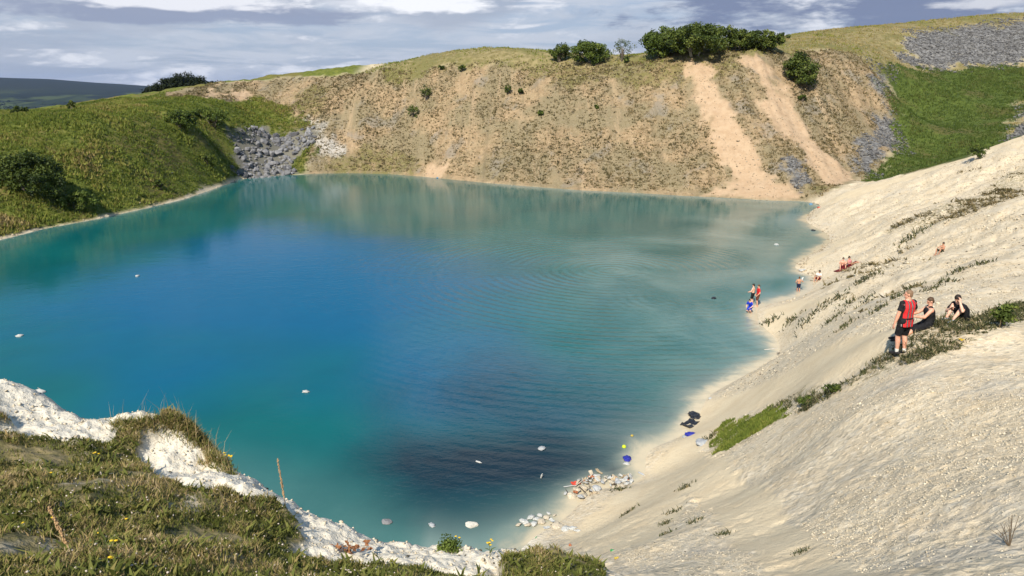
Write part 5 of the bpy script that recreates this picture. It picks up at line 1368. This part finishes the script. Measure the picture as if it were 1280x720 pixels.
    seated(None, 2.75, 1.72, dict(skin=SKIN, hair=M_HAIR, hairg=.012, bottom=M_MAROON, hem=.7), 'bare chested person with knees apart on the left of the red blanket', [(-.22, .50), (.18, .50)], [(-.20, .40, .40), (.16, .40, .40)], chest=(0, -.06, .54), loc=ground([(1053, 335)])[0], group=B_)
    seated(None, 3.6, 1.68, dict(skin=SKIN_T, hair=M_HAIR, hairg=.012, top=M_PINK, vest=True, bottom=M_MAROON, hem=.7), 'person in a pink top with legs stretched out on the red blanket', [(-.06, .76), (.14, .74)], [(-.24, .12, .24), (.20, .30, .34)], chest=(0, -.10, .53), loc=ground([(1062, 333)])[0], group=B_)
    q = ground([(1059, 334)])[0]
    def blanket():
        n = 14; V, F = [], []
        for i in range(n):
            for j in range(n):
                x = (i / (n - 1) - .5) * 1.7; y = (j / (n - 1) - .5) * 1.0
                V.append((x, y, gz(q.x + x, q.y + y) - q.z + .05 + .03 * float(fbm(np.array([x * 2]), np.array([y * 2]), 95, 2)[0])))
        N = len(V); V += [(a, b, c - .04) for a, b, c in V]
        for i in range(n - 1):
            for j in range(n - 1):
                a = i * n + j; F.append((a, a + n, a + n + 1, a + 1)); F.append((N + a, N + a + 1, N + a + n + 1, N + a + n))
        for k in range(n - 1):
            for a, b in ((k, k + 1), ((n - 1) * n + k + 1, (n - 1) * n + k), ((k + 1) * n, k * n), (k * n + n - 1, (k + 1) * n + n - 1)): F.append((a, b, N + b, N + a))
        o = mesh_obj('blanket', V, F, M_MAROON, None, True); o.location = q; tag(o, 'dark red blanket spread on the chalk under the sitting couple', 'blanket')
    blanket()
    seated(None, 1.9, 1.45, dict(skin=SKIN_T, hair=M_HAIR, hairg=.012, bottom=M_OLIVE, hem=1.0), 'bare chested child in dark shorts sitting alone high on the chalk slope', [(-.14, .44), (.14, .46)], [(-.14, .36, .40), (.14, .36, .40)], chest=(0, -.06, .54), loc=ground([(1177, 315)])[0], group=B_)
people()
# ------------------------------------------------------------------ litter
def lit_mat(name, c, rough=0.5, spec=0.4): return flat_mat(name, c, rough, 0.12, 20, spec, 0.004)
LM = {'white': lit_mat('white_plastic', (0.43, 0.43, 0.41)), 'grey': lit_mat('grey_plastic', (0.34, 0.35, 0.36)), 'blue': lit_mat('blue_plastic', (0.02, 0.025, 0.26)), 'black': lit_mat('black_plastic', (0.015, 0.015, 0.018), .35, .5),
      'green': lit_mat('green_glass', (0.04, 0.22, 0.07), .25, .5), 'lime': lit_mat('lime_rubber', (0.50, 0.62, 0.02)), 'card': lit_mat('soggy_card', (0.42, 0.33, 0.22), .9, .1), 'rust': lit_mat('rusty_tin', (0.36, 0.13, 0.06), .7, .3), 'red': lit_mat('red_plastic', (0.55, 0.06, 0.03)),
      'wood': lit_mat('driftwood', (0.46, 0.42, 0.36), .9, .1), 'bark': lit_mat('wet_wood', (0.07, 0.055, 0.045), .8, .2), 'cream': lit_mat('cream_plastic', (0.44, 0.38, 0.29)), 'yellow': lit_mat('yellow_plastic', (0.45, 0.33, 0.06)), 'skyblue': lit_mat('sky_blue_plastic', (0.12, 0.24, 0.38))}

def me_bag(seed, flat=0.4):
    bm = bmesh.new(); bmesh.ops.create_icosphere(bm, subdivisions=4, radius=.5)
    for v in bm.verts:
        c = v.co; n = fbm(np.array([c.x * 3 + seed]), np.array([c.y * 3 + c.z * 2.3]), seed, 3)[0]; r = abs(fbm(np.array([c.x * 6 + c.z * 4]), np.array([c.y * 6 - c.z * 3]), seed + 5, 3)[0])
        k = 1 + .38 * n - .42 * r; v.co = Vector((c.x * k * 1.15, c.y * k * .85, c.z * k * flat))
        if v.co.z < -.12: v.co.z = -.12
    return bm
def revolve(prof, n=14):
    bm = bmesh.new(); rings = [[bm.verts.new((r * math.cos(2 * math.pi * i / n), r * math.sin(2 * math.pi * i / n), z)) for i in range(n)] for r, z in prof]
    for A_, B_ in zip(rings[:-1], rings[1:]):
        for i in range(n): bm.faces.new((A_[i], A_[(i + 1) % n], B_[(i + 1) % n], B_[i]))
    bm.faces.new(rings[0][::-1]); bm.faces.new(rings[-1]); return bm
def mk_bag(m, seed=1): return bm_obj('plastic_bag', me_bag(seed), LM[m], None, True)
def mk_bottle(m, cap='blue'):
    o = bm_obj('bottle', revolve([(.10, 0), (.13, .03), (.13, .3), (.12, .36), (.13, .42), (.13, .66), (.10, .76), (.045, .88), (.04, .93)]), LM[m], None, True)
    c = bm_obj('cap', revolve([(.052, .92), (.055, .94), (.055, .99), (.05, 1.0)]), LM[cap], o); return o
def mk_can(m):
    o = bm_obj('drink_can', revolve([(.20, 0), (.26, .05), (.27, .1), (.25, .4), (.22, .5), (.26, .6), (.27, .9), (.22, .97), (.22, 1.0), (.20, .98)]), LM[m], None, True); return o
def mk_sheet(m, seed):
    rnd = random.Random(seed); n = 6; V, F = [], []
    for i in range(n):
        for j in range(n): V.append(((i / (n - 1) - .5), (j / (n - 1) - .5) * .65, rnd.gauss(0, .035) + .12 * abs(i - 2.5) / 2.5))
    N = n * n; V += [(a, b, c - .03) for a, b, c in V]
    for i in range(n - 1):
        for j in range(n - 1):
            a = i * n + j; F += [(a, a + n, a + n + 1, a + 1), (N + a, N + a + 1, N + a + n + 1, N + a + n)]
    for k in range(n - 1):
        for a, b in ((k, k + 1), ((n - 1) * n + k + 1, (n - 1) * n + k), ((k + 1) * n, k * n), (k * n + n - 1, (k + 1) * n + n - 1)): F.append((a, b, N + b, N + a))
    return mesh_obj('card_sheet', V, F, LM[m])
def mk_plank(m, seed):
    rnd = random.Random(seed); bm = bmesh.new(); pts = [(-.5 + k * .2, rnd.gauss(0, .012), rnd.gauss(0, .008)) for k in range(6)]
    tube(bm, pts, [.045, .06, .055, .058, .05, .03], 6)
    for v in bm.verts: v.co.z *= .6
    return bm_obj('driftwood', bm, LM[m])

def put(o, px, size, label, cat, group=None, rot=None, float_=False, name=None, z=0.0):
    if float_: p = Vector(at_z(px[0], px[1], 0.0)); p.z = 0.02 + z
    else: p = ground([px])[0]; p.z = max(p.z, 0.0) + z
    o.location = p; o.scale = (size * 0.82,) * 3; o.rotation_euler = rot or (0, 0, random.uniform(0, 6.28))
    return tag(o, label, cat, group)

def litter():
    F_ = 'litter floating on the lake'
    put(mk_bag('white', 2), (382, 490), .42, 'white plastic bag floating alone in the blue middle of the lake', 'plastic bag', F_, float_=True)
    put(mk_bag('white', 3), (24, 420), .5, 'white plastic scrap floating near the left edge of the photo', 'litter', F_, float_=True)
    put(mk_bottle('white', 'grey'), (595, 577), .36, 'white bottle floating on the dark dye, left of the other floating litter', 'bottle', F_, (math.pi / 2, 0, 1.0), True)
    put(mk_bottle('white', 'white'), (676, 597), .36, 'white bottle bobbing upright in the dark dye nearest the rubbish heap', 'bottle', F_, (.35, .2, 0), True, z=-.06)
    put(mk_bag('grey', 4), (677, 561), .42, 'grey crumpled bag floating at the far edge of the dark dye', 'plastic bag', F_, float_=True)
    put(mk_bag('blue', 5), (784, 574), .55, 'blue carrier bag floating in the shallows beyond the rubbish heap', 'plastic bag', F_, float_=True)
    put(mk_bag('white', 6), (783, 580), .32, 'small white scrap floating just in front of the blue carrier bag', 'litter', F_, float_=True)
    put(mk_bottle('grey', 'white'), (798, 591), .42, 'clear grey bottle floating by the shore right of the heap', 'bottle', F_, (math.pi / 2, 0, .7), True)
    put(mk_bag('black', 7), (892, 373), .5, 'dark lump floating off the beach near the boys', 'litter', F_, float_=True)
    put(mk_bag('white', 8), (971, 306), .6, 'white scrap floating in the pale far right shallows', 'litter', F_, float_=True)
    put(mk_bag('white', 18), (960, 395), .3, 'little white scrap at the water edge just below the boys', 'litter', F_, float_=True)
    put(mk_bag('white', 19), (172, 345), .5, 'tiny white scrap floating off the left bank', 'litter', F_, float_=True)
    put(mk_bag('grey', 20), (807, 238), .7, 'tiny grey scrap floating under the far quarry face', 'litter', F_, float_=True)
    bm = bmesh.new(); bmesh.ops.create_uvsphere(bm, u_segments=24, v_segments=16, radius=.5)
    for v in bm.verts: 
        if abs(v.co.z + .2 * math.sin(2 * math.atan2(v.co.y, v.co.x))) < .03: v.co *= .965
    put(bm_obj('ball', bm, LM['lime'], None, True), (780, 559), .22, 'lime green ball floating in the shallows', 'ball', F_, float_=True)
    S_ = 'litter on the shore'
    put(mk_bag('black', 9), (868, 523), 1.0, 'black bin bag lying half in the water below the green grass patch', 'plastic bag', S_)
    put(mk_sheet('black', 10), (862, 534), 1.0, 'crumpled dark sheet lying on the shore below the black bin bag', 'sheet', S_)
    put(mk_bag('blue', 11), (865, 543), .6, 'blue bag caught under the dark sheet on the shore', 'plastic bag', S_)
    put(mk_bag('grey', 13), (857, 546), .38, 'grey scrap beside the blue bag on the shore', 'litter', S_)
    put(mk_bag('grey', 12), (878, 554), .8, 'pale grey sack on the sand at the foot of the green grass patch', 'sack', S_)
    put(mk_plank('wood', 1), (963, 445), 1.15, 'pale driftwood log at the waterline of the beach', 'driftwood', S_, (0, 0, .35))
    put(mk_plank('bark', 2), (975, 441), .9, 'dark broken branch beside the pale driftwood log', 'driftwood', S_, (0, .2, .8))
    put(mk_bag('white', 14), (888, 498), .28, 'white scrap at the waterline between the bin bag and the driftwood', 'litter', S_)
    put(mk_bag('skyblue', 15), (1013, 259), .8, 'sky blue plastic sheet in the far right corner of the lake', 'sheet', S_)
    put(mk_bag('red', 16), (1024, 259.5), .6, 'red plastic scrap in the far right corner of the lake', 'litter', S_)
    put(mk_bag('skyblue', 17), (547, 222), .6, 'pale blue plastic scrap at the foot of the far quarry face', 'litter', S_)
    put(mk_bag('black', 21), (1016, 292.5), .7, 'dark lump in the little bay of the far beach', 'litter', S_)
    put(mk_bag('white', 22), (1004, 338), .75, 'pale flat scrap on the spit of the far beach', 'litter', S_)
    put(mk_bottle('green', 'white'), (763, 690), .30, 'green bottle lying alone on the sand at the bottom of the photo', 'bottle', S_, (math.pi / 2, 0, 1.2), z=.035)
    put(mk_sheet('green', 23), (673, 674), .26, 'pale green wrapper on the shingle above the turf hummock', 'wrapper', S_, float_=True)
    put(mk_can('rust'), (712, 682), .2, 'small rusty can on the sand above the turf hummock', 'can', S_, (math.pi / 2, 0, .4), z=.04)
    put(mk_can('yellow'), (768, 700), .11, 'yellow can on the sand at the bottom of the photo', 'can', S_, (math.pi / 2, 0, 1.9), z=.04)
    put(mk_bag('yellow', 24), (790, 545), .2, 'little yellow scrap beyond the lime green ball', 'litter', S_, float_=True)
    put(mk_bag('white', 25), (431, 182 + 10), .6, 'tiny white scrap at the foot of the pale gully', 'litter', S_)
    put(mk_bag('white', 26), (215, 216), .5, 'white scrap in the grass of the left bank', 'litter', S_)
    put(mk_bag('grey', 27), (540, 657), .32, 'dark grey sodden lump in the shallows left of the white rubbish', 'litter', S_, float_=True)
    # the two heaps: pieces nothing tells apart share a label
    H1 = 'rubbish heap at the edge of the dark water'
    rnd = random.Random(5)
    kinds = [lambda s: mk_bag('white', s), lambda s: mk_bag('cream', s), lambda s: mk_sheet('card', s), lambda s: mk_plank('wood', s), lambda s: mk_can('grey'), lambda s: mk_bottle('white', 'red'), lambda s: mk_bag('grey', s), lambda s: mk_sheet('cream', s), lambda s: mk_plank('bark', s), lambda s: mk_can('rust')]
    lab = {'plastic_bag': 'crumpled plastic piece washed into the rubbish heap at the dark water', 'card_sheet': 'soggy card sheet washed into the rubbish heap at the dark water', 'driftwood': 'broken stick washed into the rubbish heap at the dark water', 'drink_can': 'crushed can washed into the rubbish heap at the dark water', 'bottle': 'plastic bottle washed into the rubbish heap at the dark water'}
    protos = [f(60 + k) for k, f in enumerate(kinds)]; used = [0] * len(protos)
    spots = [(724 + rnd.gauss(0, 1) * 0 + t_ * 64 + rnd.gauss(0, 4), 603 + rnd.gauss(0, 3.6) - t_ * 2) for t_ in [rnd.random() for _ in range(74)]] + [(rnd.uniform(706, 750), 617 + rnd.gauss(0, 4)) for _ in range(26)]
    for x, y in spots:
        k = rnd.choice([0, 0, 1, 1, 2, 2, 3, 3, 4, 5, 6, 6, 7, 8, 8, 9, 9]); o = protos[k]
        if used[k]: o = copy_tree(o)
        used[k] += 1
        s = rnd.uniform(.16, .46) * (1.25 if k in (3, 8) else .62 if k in (4, 9) else 1)
        b = o.name.split('.')[0]
        put(o, (x, y), s, lab[b], b.replace('_', ' '), H1, (rnd.gauss(0, .5) + (1.4 if k in (4, 5, 9) else 0), rnd.gauss(0, .4), rnd.uniform(0, 6.28)), True, z=rnd.uniform(.0, .12))
    for k, u in enumerate(used):
        if not u:
            for c in protos[k].children: bpy.data.objects.remove(c)
            bpy.data.objects.remove(protos[k])
    H2 = 'white rubbish in the shallows'
    pr = [mk_bag('white', 81), mk_bag('white', 82), mk_sheet('white', 83), mk_bag('cream', 84)]; us = [0] * 4
    for x, y, s in [(655, 653, .6), (664, 648, .55), (671, 650, .5), (677, 653, .55), (668, 656, .5), (683, 648, .42), (690, 652, .4), (660, 657, .45), (675, 645, .4), (686, 643, .3), (697, 659, .75), (707, 662, .65), (715, 661, .6), (722, 664, .4), (683, 661, .4), (648, 657, .35), (693, 645, .22)]:
        k = rnd.randrange(4); o = pr[k]
        if us[k]: o = o.copy(); COL.objects.link(o)
        us[k] += 1
        put(o, (x, y), s * .72, 'white crumpled plastic in the shallows below the rubbish heap', 'plastic', H2, (rnd.gauss(0, .2), rnd.gauss(0, .2), rnd.uniform(0, 6.28)), y < 658, z=.02)
    for k in range(4):
        if not us[k]: bpy.data.objects.remove(pr[k])
    put(mk_plank('bark', 91), (694, 655), .5, 'dark wet stick between the white rubbish and the sand', 'driftwood', S_, (0, 0, .5))
    put(mk_sheet('red', 92), (719, 606), .42, 'orange red tray at the left tip of the rubbish heap', 'tray', S_, (0.1, 0, .3), True, z=.05)
    put(mk_plank('white', 93), (712, 609), .6, 'white board at the left tip of the rubbish heap', 'board', S_, (0, 0, .25), True, z=.03)
litter()
